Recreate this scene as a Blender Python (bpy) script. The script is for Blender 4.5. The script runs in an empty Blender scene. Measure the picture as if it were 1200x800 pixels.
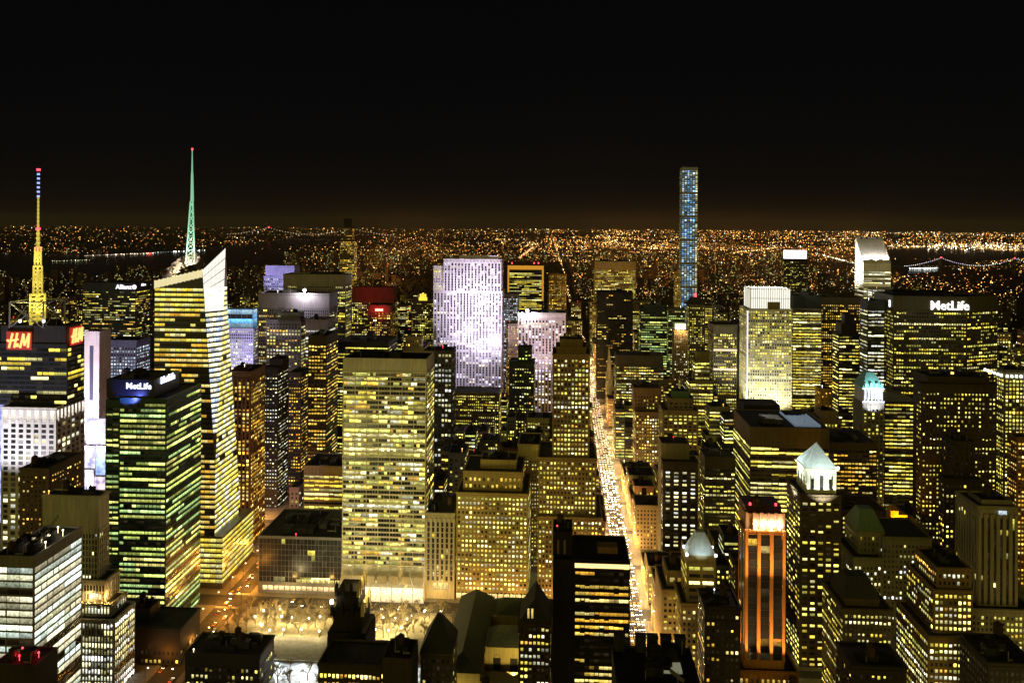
import bpy, bmesh, math, random
import numpy as np
from math import sin, cos, tan, radians, pi, sqrt, hypot
from mathutils import Vector, Matrix, noise

S = bpy.context.scene
C = S.collection
R = random.Random(7)

# ------------------------------------------------------------------ camera
# eye 296 m above the street, looking level up the avenue through a lens shifted down; 1 unit = 1 m, x east, y north
EYE = 296.0
CY = 261.0                                   # picture row of the eye's level
FPX = 960.0                                  # focal length in pixels of the 1200-wide photograph
_y, _p, _a = radians(3.58), 0.0, radians(0.35)
FWD = np.array([-sin(_y) * cos(_p), cos(_y) * cos(_p), -sin(_p)])
_r0 = np.array([cos(_y), sin(_y), 0.0]); _u0 = np.cross(_r0, FWD)
UP = _u0 * cos(_a) - _r0 * sin(_a); RT = _r0 * cos(_a) + _u0 * sin(_a)
cd = bpy.data.cameras.new('camera'); cam = bpy.data.objects.new('camera', cd); C.objects.link(cam)
cd.sensor_width = 36.0; cd.lens = 36.0 * FPX / 1200.0
cd.shift_y = -(400 - CY) / 1200.0; cd.clip_start = 1.0; cd.clip_end = 90000.0
cam.matrix_world = Matrix(((RT[0], UP[0], -FWD[0], 0), (RT[1], UP[1], -FWD[1], 0), (RT[2], UP[2], -FWD[2], EYE), (0, 0, 0, 1)))
S.camera = cam

# ------------------------------------------------------------------ night sky, city glow, exposure
SUN_EL, SUN_AZ = radians(14), radians(195)    # the faint glow of the city behind the camera
w = bpy.data.worlds.new('World'); S.world = w; w.use_nodes = True
nt = w.node_tree; nt.nodes.clear()
out = nt.nodes.new('ShaderNodeOutputWorld'); bg = nt.nodes.new('ShaderNodeBackground')
sky = nt.nodes.new('ShaderNodeTexSky'); sky.sky_type = 'NISHITA'; sky.sun_disc = False
sky.sun_elevation = radians(1.0); sky.sun_rotation = SUN_AZ
bg.inputs['Strength'].default_value = 0.1
tc = nt.nodes.new('ShaderNodeTexCoord'); sep = nt.nodes.new('ShaderNodeSeparateXYZ')
nt.links.new(tc.outputs['Generated'], sep.inputs[0])
ramp = nt.nodes.new('ShaderNodeValToRGB'); nt.links.new(sep.outputs['Z'], ramp.inputs[0])
er = ramp.color_ramp; er.elements[0].position = 0.0; er.elements[0].color = (0.052, 0.034, 0.021, 1)
for p_, c_ in ((0.018, (0.036, 0.027, 0.020, 1)), (0.05, (0.024, 0.021, 0.020, 1)), (0.12, (0.015, 0.016, 0.020, 1))):
    e_ = er.elements.new(p_); e_.color = c_
er.elements[-1].position = 0.35; er.elements[-1].color = (0.009, 0.011, 0.017, 1)
mixs = nt.nodes.new('ShaderNodeMixRGB'); mixs.blend_type = 'ADD'; mixs.inputs[0].default_value = 0.002
nt.links.new(ramp.outputs[0], mixs.inputs[1]); nt.links.new(sky.outputs[0], mixs.inputs[2])
nt.links.new(mixs.outputs[0], bg.inputs['Color']); nt.links.new(bg.outputs[0], out.inputs[0])

sl = bpy.data.lights.new('sun', 'SUN'); so = bpy.data.objects.new('sun', sl); C.objects.link(so)
sl.energy = 0.38; sl.angle = radians(40); sl.color = (1.0, 0.80, 0.15)
_d = Vector((sin(SUN_AZ) * cos(SUN_EL), cos(SUN_AZ) * cos(SUN_EL), sin(SUN_EL)))
so.rotation_euler = _d.to_track_quat('Z', 'Y').to_euler()

S.view_settings.view_transform = 'Standard'; S.view_settings.look = 'None'
S.view_settings.exposure = 0.0; S.view_settings.gamma = 1.0; S.view_settings.use_curve_mapping = False
cy = S.cycles
cy.max_bounces = 3; cy.volume_bounces = 0; cy.diffuse_bounces = 2; cy.glossy_bounces = 2; cy.transmission_bounces = 2
cy.caustics_reflective = False; cy.caustics_refractive = False
cy.sample_clamp_indirect = 2.0
cy.use_denoising = True
cy.use_light_tree = True
S.render.film_transparent = False

# ------------------------------------------------------------------ survey helpers
def ray(px, py): return FWD * FPX + RT * (px - 600) - UP * (py - CY)
def at(px, py, Y):
    d = ray(px, py); t = Y / d[1]; return d[0] * t, Y, EYE + d[2] * t
def ground(px, py, Z=0.0):
    d = ray(px, py); t = (Z - EYE) / d[2]; return d[0] * t, d[1] * t
def pix(X, Y, Z):
    v = np.array([X, Y, Z - EYE]); k = FPX / max(1e-6, float(v @ FWD))
    return 600 + k * float(v @ RT), CY - k * float(v @ UP)
def street(n): return 640 + (n - 42) * 80.5     # front line on the north side of a numbered street
AVE5, AVE6, MAD, PARK, LEX = 53.0, -256.0, 215.0, 345.0, 475.0

# ------------------------------------------------------------------ materials
MATS = {}
def node_mat(name):
    m = bpy.data.materials.new(name); m.use_nodes = True
    return m, m.node_tree, m.node_tree.nodes['Principled BSDF']
def wall_mat(col, rough=0.8, spec=0.25, metal=0.0, scale=0.05, vary=0.35, streak=True):
    key = ('w', col, rough, spec, metal, scale, vary)
    if key in MATS: return MATS[key]
    m, t, b = node_mat('facade')
    L = t.links
    g = t.nodes.new('ShaderNodeNewGeometry')
    n1 = t.nodes.new('ShaderNodeTexNoise'); n1.inputs['Scale'].default_value = scale; n1.inputs['Detail'].default_value = 6
    L.new(g.outputs['Position'], n1.inputs['Vector'])
    mp = t.nodes.new('ShaderNodeMapping'); mp.inputs['Scale'].default_value = (0.7, 0.7, 0.05)
    L.new(g.outputs['Position'], mp.inputs[0])
    n2 = t.nodes.new('ShaderNodeTexNoise'); n2.inputs['Scale'].default_value = 1.0; n2.inputs['Detail'].default_value = 4
    L.new(mp.outputs[0], n2.inputs['Vector'])
    a = t.nodes.new('ShaderNodeMath'); a.operation = 'ADD'; L.new(n1.outputs[0], a.inputs[0]); L.new(n2.outputs[0], a.inputs[1])
    mr = t.nodes.new('ShaderNodeMapRange'); mr.inputs[1].default_value = 0.6; mr.inputs[2].default_value = 1.4
    mr.inputs[3].default_value = 1 - vary; mr.inputs[4].default_value = 1 + vary
    L.new(a.outputs[0], mr.inputs[0])
    mx = t.nodes.new('ShaderNodeMixRGB'); mx.blend_type = 'MULTIPLY'; mx.inputs[0].default_value = 1
    mx.inputs[1].default_value = (*col, 1); L.new(mr.outputs[0], mx.inputs[2])
    L.new(mx.outputs[0], b.inputs['Base Color'])
    b.inputs['Roughness'].default_value = rough; b.inputs['Specular IOR Level'].default_value = spec; b.inputs['Metallic'].default_value = metal
    MATS[key] = m; return m
def glow_mat(name, col, strength, base=(0.05, 0.05, 0.05)):
    key = ('g', name, col, strength)
    if key in MATS: return MATS[key]
    m, t, b = node_mat(name)
    b.inputs['Base Color'].default_value = (*base, 1); b.inputs['Roughness'].default_value = 0.5
    b.inputs['Emission Color'].default_value = (*col, 1); b.inputs['Emission Strength'].default_value = strength
    m.cycles.emission_sampling = 'NONE'
    MATS[key] = m; return m
def window_mat(atype):
    m, t, b = node_mat('window_glass'); L = t.links
    b.inputs['Base Color'].default_value = (0.012, 0.014, 0.017, 1); b.inputs['Roughness'].default_value = 0.22
    b.inputs['Specular IOR Level'].default_value = 0.2
    at_ = t.nodes.new('ShaderNodeAttribute'); at_.attribute_type = atype; at_.attribute_name = 'lit'
    uv = t.nodes.new('ShaderNodeUVMap'); sp = t.nodes.new('ShaderNodeSeparateXYZ'); L.new(uv.outputs[0], sp.inputs[0])
    # a lit room: bright ceiling, darker desks and blinds, things standing behind the glass
    mr = t.nodes.new('ShaderNodeMapRange'); mr.inputs[1].default_value = 0.0; mr.inputs[2].default_value = 0.75
    mr.inputs[3].default_value = 0.5; mr.inputs[4].default_value = 1.15; L.new(sp.outputs['Y'], mr.inputs[0])
    g = t.nodes.new('ShaderNodeNewGeometry'); n = t.nodes.new('ShaderNodeTexNoise'); n.inputs['Scale'].default_value = 0.9
    n.inputs['Detail'].default_value = 3; L.new(g.outputs['Position'], n.inputs['Vector'])
    mr2 = t.nodes.new('ShaderNodeMapRange'); mr2.inputs[1].default_value = 0.3; mr2.inputs[2].default_value = 0.7
    mr2.inputs[3].default_value = 0.45; mr2.inputs[4].default_value = 1.45; L.new(n.outputs[0], mr2.inputs[0])
    mu = t.nodes.new('ShaderNodeMath'); mu.operation = 'MULTIPLY'; L.new(mr.outputs[0], mu.inputs[0]); L.new(mr2.outputs[0], mu.inputs[1])
    L.new(at_.outputs['Color'], b.inputs['Emission Color']); L.new(mu.outputs[0], b.inputs['Emission Strength'])
    m.cycles.emission_sampling = 'NONE'
    return m
WIN_ONE = window_mat('OBJECT'); WIN_MASS = window_mat('GEOMETRY')
ROOF = wall_mat((0.035, 0.034, 0.033), 0.9, 0.1, scale=0.15, vary=0.6)
DARKROOF = wall_mat((0.016, 0.016, 0.017), 0.9, 0.1, scale=0.15, vary=0.6)
STEEL = wall_mat((0.25, 0.25, 0.25), 0.5, 0.5)
DARKSTEEL = wall_mat((0.04, 0.04, 0.045), 0.5, 0.4)
WOOD = wall_mat((0.07, 0.045, 0.03), 0.9, 0.1)
LIMESTONE = (0.36, 0.31, 0.2); TAN = (0.27, 0.21, 0.12); BRICK = (0.15, 0.075, 0.045); BROWN = (0.10, 0.07, 0.045)
WHITE = (0.62, 0.6, 0.52); GREY = (0.2, 0.2, 0.19); DARK = (0.03, 0.03, 0.03); BLACKGLASS = (0.012, 0.014, 0.016); GREEN = (0.02, 0.05, 0.035)
LILAC = (0.36, 0.33, 0.36)

# ------------------------------------------------------------------ mesh building
class MB:
    def __init__(s): s.v = []; s.f = []; s.m = []
    def quad(s, a, b, c, d, m=0):
        i = len(s.v); s.v += [a, b, c, d]; s.f.append((i, i + 1, i + 2, i + 3)); s.m.append(m)
    def box(s, x0, x1, y0, y1, z0, z1, m=0, bottom=False):
        i = len(s.v)
        s.v += [(x0, y0, z0), (x1, y0, z0), (x1, y1, z0), (x0, y1, z0), (x0, y0, z1), (x1, y0, z1), (x1, y1, z1), (x0, y1, z1)]
        F = [(0, 1, 5, 4), (1, 2, 6, 5), (2, 3, 7, 6), (3, 0, 4, 7), (4, 5, 6, 7)]
        if bottom: F.append((3, 2, 1, 0))
        s.f += [tuple(i + k for k in q) for q in F]; s.m += [m] * len(F)
    def prism(s, poly, z0, z1, top=True, m=0, poly2=None):
        n = len(poly); i = len(s.v); p2 = poly2 or poly
        s.v += [(x, y, z0) for x, y in poly] + [(x, y, z1) for x, y in p2]
        for k in range(n):
            j = (k + 1) % n; s.f.append((i + k, i + j, i + n + j, i + n + k)); s.m.append(m)
        if top: s.f.append(tuple(i + n + k for k in range(n))); s.m.append(m)
    def obox(s, P, U, N, u0, u1, z0, z1, d, m=0):
        a = (P[0] + U[0] * u0, P[1] + U[1] * u0); b = (P[0] + U[0] * u1, P[1] + U[1] * u1)
        c = (b[0] + N[0] * d, b[1] + N[1] * d); e = (a[0] + N[0] * d, a[1] + N[1] * d)
        i = len(s.v)
        s.v += [(*a, z0), (*e, z0), (*c, z0), (*b, z0), (*a, z1), (*e, z1), (*c, z1), (*b, z1)]
        F = [(0, 1, 5, 4), (1, 2, 6, 5), (2, 3, 7, 6), (4, 5, 6, 7), (3, 2, 1, 0)]
        s.f += [tuple(i + k for k in q) for q in F]; s.m += [m] * 5
    def pyramid(s, poly, z0, apex, m=0):
        i = len(s.v); n = len(poly); s.v += [(x, y, z0) for x, y in poly] + [apex]
        for k in range(n): s.f.append((i + k, i + (k + 1) % n, i + n)); s.m.append(m)
    def tube(s, a, b, r0, r1, n=6, m=0, cap=True):
        a = Vector(a); b = Vector(b); d = (b - a).normalized()
        p = d.orthogonal().normalized(); q = d.cross(p); i = len(s.v)
        for c, r in ((a, r0), (b, r1)):
            for k in range(n):
                t = 2 * pi * k / n; s.v.append(tuple(c + p * (r * cos(t)) + q * (r * sin(t))))
        for k in range(n):
            j = (k + 1) % n; s.f.append((i + k, i + j, i + n + j, i + n + k)); s.m.append(m)
        if cap: s.f.append(tuple(i + n + k for k in range(n))); s.m.append(m)
    def mesh(s, name, mats):
        me = bpy.data.meshes.new(name); me.from_pydata(s.v, [], s.f)
        for mt in (mats if isinstance(mats, (list, tuple)) else [mats]): me.materials.append(mt)
        if any(s.m): me.polygons.foreach_set('material_index', s.m)
        me.update(); return me
    def obj(s, name, mats, parent=None):
        o = bpy.data.objects.new(name, s.mesh(name, mats)); C.objects.link(o)
        if parent is not None: o.parent = parent; o.location = -parent.location
        return o
def tag(o, label=None, cat=None, group=None, kind=None):
    if label: o['label'] = label
    if cat: o['category'] = cat
    if group: o['group'] = group
    if kind: o['kind'] = kind
    return o
def empty(name, loc, label=None, cat=None, group=None):
    o = bpy.data.objects.new(name, None); C.objects.link(o); o.location = loc; o.empty_display_size = 1
    return tag(o, label, cat, group)
def rect(x0, x1, y0, y1): return [(x0, y0), (x1, y0), (x1, y1), (x0, y1)]
def inset(poly, d):
    cx = sum(p[0] for p in poly) / len(poly); cy_ = sum(p[1] for p in poly) / len(poly); o = []
    for x, y in poly:
        dx, dy = cx - x, cy_ - y; o.append((x + max(-d, min(d, dx)), y + max(-d, min(d, dy))))
    return o

# one shared pane, 1 m x 1 m x 0.06 m, that every single window scales
_pb = MB(); _pb.quad((-.5, -.06, -.5), (.5, -.06, -.5), (.5, -.06, .5), (-.5, -.06, .5))
_pb.quad((-.5, 0, -.5), (-.5, -.06, -.5), (-.5, -.06, .5), (-.5, 0, .5)); _pb.quad((.5, -.06, -.5), (.5, 0, -.5), (.5, 0, .5), (.5, -.06, .5))
_pb.quad((-.5, -.06, .5), (.5, -.06, .5), (.5, 0, .5), (-.5, 0, .5)); _pb.quad((-.5, 0, -.5), (.5, 0, -.5), (.5, -.06, -.5), (-.5, -.06, -.5))
PANE = _pb.mesh('window_pane', WIN_ONE)
_uv = PANE.uv_layers.new(name='UVMap')
for k in range(5):
    for j, q in enumerate(((0, 0), (1, 0), (1, 1), (0, 1))): _uv.data[k * 4 + j].uv = q

def mass_windows(name, wins, parent, label=None):
    """wins: (cx, cy, cz, w, h, (r,g,b), (nx,ny)); one mesh of panes"""
    n = len(wins); V = np.zeros((n, 4, 3), np.float32); col = np.ones((n, 4, 4), np.float32)
    A = np.array([(a[0], a[1], a[2], a[3], a[4], *a[5], *a[6]) for a in wins], np.float32)
    cx, cy_, cz, ww, hh = A[:, 0], A[:, 1], A[:, 2], A[:, 3], A[:, 4]; nx, ny = A[:, 8], A[:, 9]
    ux, uy = -ny, nx
    off = np.where(hh > -1, 0.06, 0.06)
    for k, (su, sv) in enumerate(((-.5, -.5), (.5, -.5), (.5, .5), (-.5, .5))):
        V[:, k, 0] = cx + ux * ww * su + nx * off; V[:, k, 1] = cy_ + uy * ww * su + ny * off; V[:, k, 2] = cz + hh * sv
        col[:, k, :3] = A[:, 5:8]
    me = bpy.data.meshes.new(name); me.vertices.add(n * 4); me.vertices.foreach_set('co', V.ravel())
    me.loops.add(n * 4); me.loops.foreach_set('vertex_index', np.arange(n * 4, dtype=np.int32))
    me.polygons.add(n); me.polygons.foreach_set('loop_start', np.arange(0, n * 4, 4, dtype=np.int32))
    me.update(calc_edges=True)
    at_ = me.attributes.new('lit', 'FLOAT_COLOR', 'CORNER'); at_.data.foreach_set('color', col.ravel())
    uv = me.uv_layers.new(name='UVMap'); uv.data.foreach_set('uv', np.tile(np.array([0, 0, 1, 0, 1, 1, 0, 1], np.float32), n))
    me.materials.append(WIN_MASS); me.validate()
    o = bpy.data.objects.new(name, me); C.objects.link(o)
    if parent is not None: o.parent = parent; o.location = -parent.location
    return o
MIN_AREA = 2.6                                # px2 of the photograph under which a window is too small to be a part
N_SINGLE = [0]
def add_windows(wins, parent, single=100):
    if not wins: return
    E = []
    for i, a in enumerate(wins):
        dx, dy, dz = -a[0], -a[1], EYE - a[2]; d2 = dx * dx + dy * dy + dz * dz
        c = (dx * a[6][0] + dy * a[6][1]) / sqrt(d2)
        E.append((-(a[3] * a[4] * max(0, c) / d2 * FPX * FPX), i))
    E.sort(); pick = [i for s_, i in E[:single] if -s_ >= MIN_AREA]
    ps = set(pick); px_, py_, pz_ = parent.location
    for i in pick:
        a = wins[i]; o = bpy.data.objects.new('window', PANE); C.objects.link(o)
        o.parent = parent; o.location = (a[0] - px_, a[1] - py_, a[2] - pz_); o.scale = (a[3], 1, a[4])
        o.rotation_euler = (0, 0, math.atan2(a[6][0], -a[6][1])); o['lit'] = (float(a[5][0]), float(a[5][1]), float(a[5][2]))
    N_SINGLE[0] += len(pick)
    rest = [a for i, a in enumerate(wins) if i not in ps]
    if rest: tag(mass_windows('window', rest, parent), kind='stuff')

# ------------------------------------------------------------------ facades
PAL = {
    'Y': [(1, .82, .11), (1, .87, .2), (1, .72, .07), (1, .9, .36), (.92, .88, .15)],
    'A': [(1, .60, .07), (1, .68, .11), (1, .50, .05), (1, .78, .24)],
    'G': [(.78, .97, .2), (.9, .95, .22), (.62, .92, .32), (1, .9, .26)],
    'W': [(1, .93, .5), (1, .88, .36), (.95, .97, .7), (.95, .97, .88)],
    'C': [(.6, .8, 1), (.75, .9, 1), (.9, .95, 1)],
    'M': [(1, .80, .1), (1, .86, .2), (1, .9, .38), (.95, .96, .66), (.85, .9, .2), (1, .56, .08)],
    'B': [(.16, .55, 1), (.28, .68, 1), (.5, .8, 1)],
    'T': [(.85, .95, .66), (.95, .93, .58), (.8, .95, .8), (1, .92, .6)],
    'V': [(.75, .68, 1), (.95, .85, 1), (1, .8, .55)],
}
def sty(kind='punch', bw=4.0, fh=3.9, wf=.45, hf=.5, lit=.4, run=.3, pal='Y', br=.9, tb=4., bb=0., pd=.35, fl=.25, end=0.6, pev=1):
    return dict(kind=kind, bw=bw * (.85 if bw < 5 else 1), fh=fh * (.94 if fh < 5 else 1), wf=wf, hf=hf, lit=lit, run=run, pal=pal, br=br, tb=tb, bb=bb, pd=pd, fl=fl, end=end, pev=pev)
def vary(st, **k): d = dict(st); d.update(k); return d
def facade(wall, wins, P0, P1, z0, z1, st, rng, relief=True):
    W = hypot(P1[0] - P0[0], P1[1] - P0[1])
    if W < 1.5: return
    U = ((P1[0] - P0[0]) / W, (P1[1] - P0[1]) / W); N = (U[1], -U[0]); e = min(st['end'], W * .08)
    nb = max(1, round((W - 2 * e) / st['bw'])); bw = (W - 2 * e) / nb
    zb, zt = z0 + st['bb'], z1 - st['tb']; nf = max(0, int((zt - zb) / st['fh']))
    if nf == 0: return
    fh = (zt - zb) / nf if nf else st['fh']
    ww, hh = bw * st['wf'], fh * st['hf']; pal = PAL[st['pal']]
    for f in range(nf):
        zc = zb + fh * (f + .5)
        q = rng.random(); lit = min(.97, st['lit'] * 1.3); fb = 1.0; pc = None
        if q < st['fl'] * .5: lit = lit * .15
        elif q < st['fl']: lit = min(.97, lit * 1.9); fb = 1.25; pc = rng.choice(pal)
        on = rng.random() < lit; c = rng.choice(pal); b = 1.42 * st['br'] * math.exp(rng.gauss(-.22, .6))
        for k in range(nb):
            if rng.random() > st['run']:
                on = rng.random() < lit; c = rng.choice(pal); b = 1.42 * st['br'] * math.exp(rng.gauss(-.22, .7))
            u = e + bw * (k + .5)
            if on:
                cc = pc or c; v = b * fb * rng.uniform(.6, 1.25); col = (cc[0] * v, cc[1] * v, cc[2] * v)
            else:
                v = .012 * rng.random() ** 2 + (.03 * rng.random() if rng.random() < .25 else 0); col = (v, v * .7, v * .35)
            bl = rng.random(); bh = 1.0 if (not on or bl < .6 or st['kind'] == 'glass') else rng.uniform(.55, .9)
            wins.append((P0[0] + U[0] * u, P0[1] + U[1] * u, zc + hh * (1 - bh) * (.5 if bl > .8 else -.5), ww * (1.0 if bl < .9 else .8), hh * bh, col, N))
    if not relief: return
    d = st['pd']; k_ = st['kind']
    if k_ in ('rib', 'grid', 'glass'):
        pw = bw * (1 - st['wf']) * st['pev'] if k_ != 'glass' else .18
        for k in range(0, nb + 1, st['pev']):
            u = e + bw * k; a, b_ = max(0.02, u - pw / 2), min(W - .02, u + pw / 2)
            wall.obox(P0, U, N, a, b_, zb, zt + min(st['tb'] * .9, 3.0), d if k_ != 'glass' else .12)
    if k_ in ('band', 'grid'):
        sh = fh * (1 - st['hf']); dd = d * .8 if k_ == 'grid' else d
        for f in range(nf + 1):
            z = zb + fh * f; wall.obox(P0, U, N, .02, W - .02, max(z0, z - sh / 2), min(z1 - .02, z + sh / 2), dd)
        if k_ == 'band':
            pass
    if k_ == 'punch' and st['fh'] > 0:
        for f in range(0, nf + 1, max(4, nf // 5)):       # belt courses
            z = zb + fh * f; wall.obox(P0, U, N, .02, W - .02, z - .25, z + .25, .3)

HERO = []      # (px0, px1, Y, visible bottom py, top py, short name)
FOOT = []      # footprints taken
def depth_from(x_edge, y_front, xs, py):
    d = ray(xs, py)
    if abs(d[0]) < 1e-6: return 25.0
    Yb = d[1] * x_edge / d[0]; return max(8.0, min(70.0, Yb - y_front))
def tank(rt, x, y, z, s=1.0):
    b = MB()
    for dx, dy in ((-1, -1), (1, -1), (1, 1), (-1, 1)): b.tube((x + dx * 1.3 * s, y + dy * 1.3 * s, z), (x + dx * 1.2 * s, y + dy * 1.2 * s, z + 3 * s), .15, .15, 4)
    b.tube((x, y, z + 3 * s), (x, y, z + 7 * s), 2.1 * s, 2.0 * s, 10); b.tube((x, y, z + 7 * s), (x, y, z + 8.6 * s), 2.2 * s, .1, 10)
    b.obj('water_tank', WOOD, rt)
def roof_clutter(rt, x0, x1, y0, y1, z, rng, n=4, tanks=0):
    wd, dp = x1 - x0, y1 - y0
    if wd < 6 or dp < 6: return
    for _ in range(n):
        a, c = rng.uniform(.1, .28) * wd, rng.uniform(.12, .3) * dp
        X, Y = rng.uniform(x0 + a, x1 - a), rng.uniform(y0 + c, y1 - c); h = rng.uniform(1.5, 5)
        b = MB(); b.box(X - a / 2, X + a / 2, Y - c / 2, Y + c / 2, z, z + h)
        b.box(X - a / 2 + .3, X - a / 2 + .3 + a * .25, Y - c / 4, Y + c / 4, z + h, z + h + .8); b.obj('plant_room', rng.choice([ROOF, DARKROOF, DARKSTEEL]), rt)
    for _ in range(max(1, n // 2)):
        X, Y = rng.uniform(x0 + 2, x1 - 2), rng.uniform(y0 + 2, y1 - 2); h = rng.uniform(2, 7); b = MB(); b.tube((X, Y, z), (X, Y, z + h), .25, .2, 5)
        if rng.random() < .5: b.tube((X, Y, z + .6), (X + rng.uniform(-.3, .3) * wd, Y, z + .6), .4, .4, 5)
        b.obj('roof_pipe', STEEL, rt)
    for _ in range(tanks): tank(rt, rng.uniform(x0 + 3, x1 - 3), rng.uniform(y0 + 3, y1 - 3), z, rng.uniform(.8, 1.2))

def tower(name, label, short, cat, Y, tiers, wall, st, vb=None, group=None, roof=None, rough=.8, spec=.25, clutter=3, tanks=0, single=100, side=None, seed=None, hero=True, world=None, shop=False, sidest=None, lamps=.3):
    """tiers low to high: (xL, xR, yTop, depth or None, xS or None, setback[, style, wall]) in photo pixels at the front line Y"""
    rng = random.Random(seed if seed is not None else sum(map(ord, label)) * 7 + int(Y))
    T = []
    for t in tiers:
        xL, xR, yT, D, xS, sb = t[:6]; Yf = Y + sb
        X0, _, Z = at(xL, yT, Yf); X1, _, _ = at(xR, yT, Yf)
        if D is None: D = depth_from(X1 if xS > xR else X0, Yf, xS, yT)
        T.append((X0, X1, Yf, Yf + D, Z, st if len(t) < 7 or t[6] == 'd' else t[6], t[7] if len(t) > 7 and t[7] else wall))
    if world: T = world
    cx = (T[0][0] + T[0][1]) / 2; rt = empty(name, (cx, (T[0][2] + T[0][3]) / 2, 0), label, cat, group)
    rt['short'] = short; del rt['short']
    wins = []; done = []; groups = {}; rfs = []
    for (X0, X1, Y0, Y1, Z, s_, wl) in T:
        z0 = 0.0; mx, my = (X0 + X1) / 2, (Y0 + Y1) / 2
        for q in done:
            if q[0] - .1 <= mx <= q[1] + .1 and q[2] - .1 <= my <= q[3] + .1: z0 = max(z0, q[4] - 1.0)
        done.append((X0, X1, Y0, Y1, Z)); FOOT.append((X0 - 3, X1 + 3, Y0 - 3, Y1 + 3))
        P = rect(X0, X1, Y0, Y1); g = groups.setdefault(wl, MB())
        I = inset(P, .7)
        g.prism(P, z0, Z, top=False)
        for k in range(4):
            j = (k + 1) % 4; g.quad((*P[k], Z), (*P[j], Z), (*I[j], Z), (*I[k], Z)); g.quad((*I[k], Z), (*I[j], Z), (*I[j], Z - 1.2), (*I[k], Z - 1.2))
        rf = MB(); rf.quad(*[(*p, Z - 1.0) for p in I]); rfs.append(rf)
        zz = z0 + 1.0 if z0 > 0 else 0.0
        if s_ is not None and s_['kind'] in ('punch', 'rib', 'grid'):
            for k in range(4):
                j = (k + 1) % 4; W_ = hypot(P[j][0] - P[k][0], P[j][1] - P[k][1]); U_ = ((P[j][0] - P[k][0]) / W_, (P[j][1] - P[k][1]) / W_)
                g.obox(P[k], U_, (U_[1], -U_[0]), -.5, W_ + .5, Z - 1.5, Z - .35, .55); g.obox(P[k], U_, (U_[1], -U_[0]), .02, W_ - .02, Z - 2.6, Z - 2.1, .3)
        if s_ is not None:
            facade(g, wins, P[0], P[1], zz, Z, s_, rng)
            s2 = dict(sidest or s_); s2['pd'] = min(s2['pd'], .3)
            if X1 < 60: facade(g, wins, P[1], P[2], zz, Z, s2, rng)
            if X0 > -60: facade(g, wins, P[3], P[0], zz, Z, s2, rng)
        if shop and z0 == 0.0:
            sh = sty('glass', 5, 5, .85, .7, .9, .4, 'W', 1.6, tb=0, pd=.1, fl=0)
    first = True
    for wl, g in groups.items():
        g.obj('wall', wall_mat(wl, rough, spec), rt)
    for rf in rfs: rf.obj('roof', roof or ROOF, rt)
    add_windows(wins, rt, single)
    top = T[-1]
    if lamps and rng.random() < lamps:
        b = MB(); X, Y_ = rng.uniform(top[0] + 2, top[1] - 2), rng.uniform(top[2] + 1, top[3] - 2); b.tube((X, Y_, top[4] - 1), (X, Y_, top[4] + 1.4), .12, .1, 5); b.tube((X, Y_, top[4] + 1.4), (X, Y_, top[4] + 2.1), .45, .35, 8)
        b.obj('roof_lamp', rng.choice([glow_mat('amber_lamp', (1, .5, .1), 4), glow_mat('white_lamp', (.9, .95, 1), 6), glow_mat('beacon', (1, .04, .06), 5), glow_mat('warm_lamp', (1, .8, .45), 5)]), rt)
    if clutter and Y < 640: clutter += 3; tanks = max(tanks, 1)
    if clutter: roof_clutter(rt, top[0] + 1, top[1] - 1, top[2] + 1, top[3] - 1, top[4] - 1.0, rng, clutter, tanks)
    if hero:
        for (X0, X1, Y0, Y1, Z, _s, _w) in T:
            a = pix(X0, Y0, Z); b = pix(X1, Y0, Z); c = pix(X0, Y1, Z); d = pix(X1, Y1, Z)
            HERO.append((min(a[0], b[0], c[0], d[0]), max(a[0], b[0], c[0], d[0]), Y0, vb if vb else a[1] + 60, a[1], short, cx))
    rt_info[rt.name] = T
    return rt
rt_info = {}

def spot(x, y, z, tx, ty, tz, power, col, ang=60, blend=.6, r=.3):
    l = bpy.data.lights.new('floodlight', 'SPOT'); o = bpy.data.objects.new('floodlight', l); C.objects.link(o)  # name shared by real floodlights and added fill spots
    l.energy = power; l.color = col; l.spot_size = radians(ang); l.spot_blend = blend; l.shadow_soft_size = r
    o.location = (x, y, z); o.rotation_euler = Vector((x - tx, y - ty, z - tz)).to_track_quat('Z', 'Y').to_euler()
    return o
def point(x, y, z, power, col, r=.4):
    l = bpy.data.lights.new('lamp_or_fill', 'POINT'); o = bpy.data.objects.new('lamp_or_fill', l); C.objects.link(o)
    l.energy = power; l.color = col; l.shadow_soft_size = r; o.location = (x, y, z); return o
def lettering(name, text, x, y, z, height, mat, parent, rotz=0.0, depth=.3, shear=0.0, bold=.006):
    cu = bpy.data.curves.new('txt', 'FONT'); cu.body = text; cu.align_x = 'CENTER'; cu.align_y = 'CENTER'; cu.extrude = depth / height * .5
    cu.offset = bold; cu.shear = shear; cu.resolution_u = 2
    t = bpy.data.objects.new('txt', cu); C.objects.link(t)
    dg = bpy.context.evaluated_depsgraph_get(); me = bpy.data.meshes.new_from_object(t.evaluated_get(dg)); bpy.data.objects.remove(t); bpy.data.curves.remove(cu)
    me.name = name; me.materials.clear(); me.materials.append(mat)
    ys = [v.co.y for v in me.vertices]; k = height / max(.01, max(ys) - min(ys))
    me.transform(Matrix.Rotation(rotz, 4, 'Z') @ Matrix.Rotation(pi / 2, 4, 'X') @ Matrix.Scale(k, 4))
    o = bpy.data.objects.new(name, me); C.objects.link(o); px_ = parent.matrix_basis.translation if parent else Vector()
    o.parent = parent; o.location = Vector((x, y, z)) - (parent.location if parent else Vector()); return o

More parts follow.
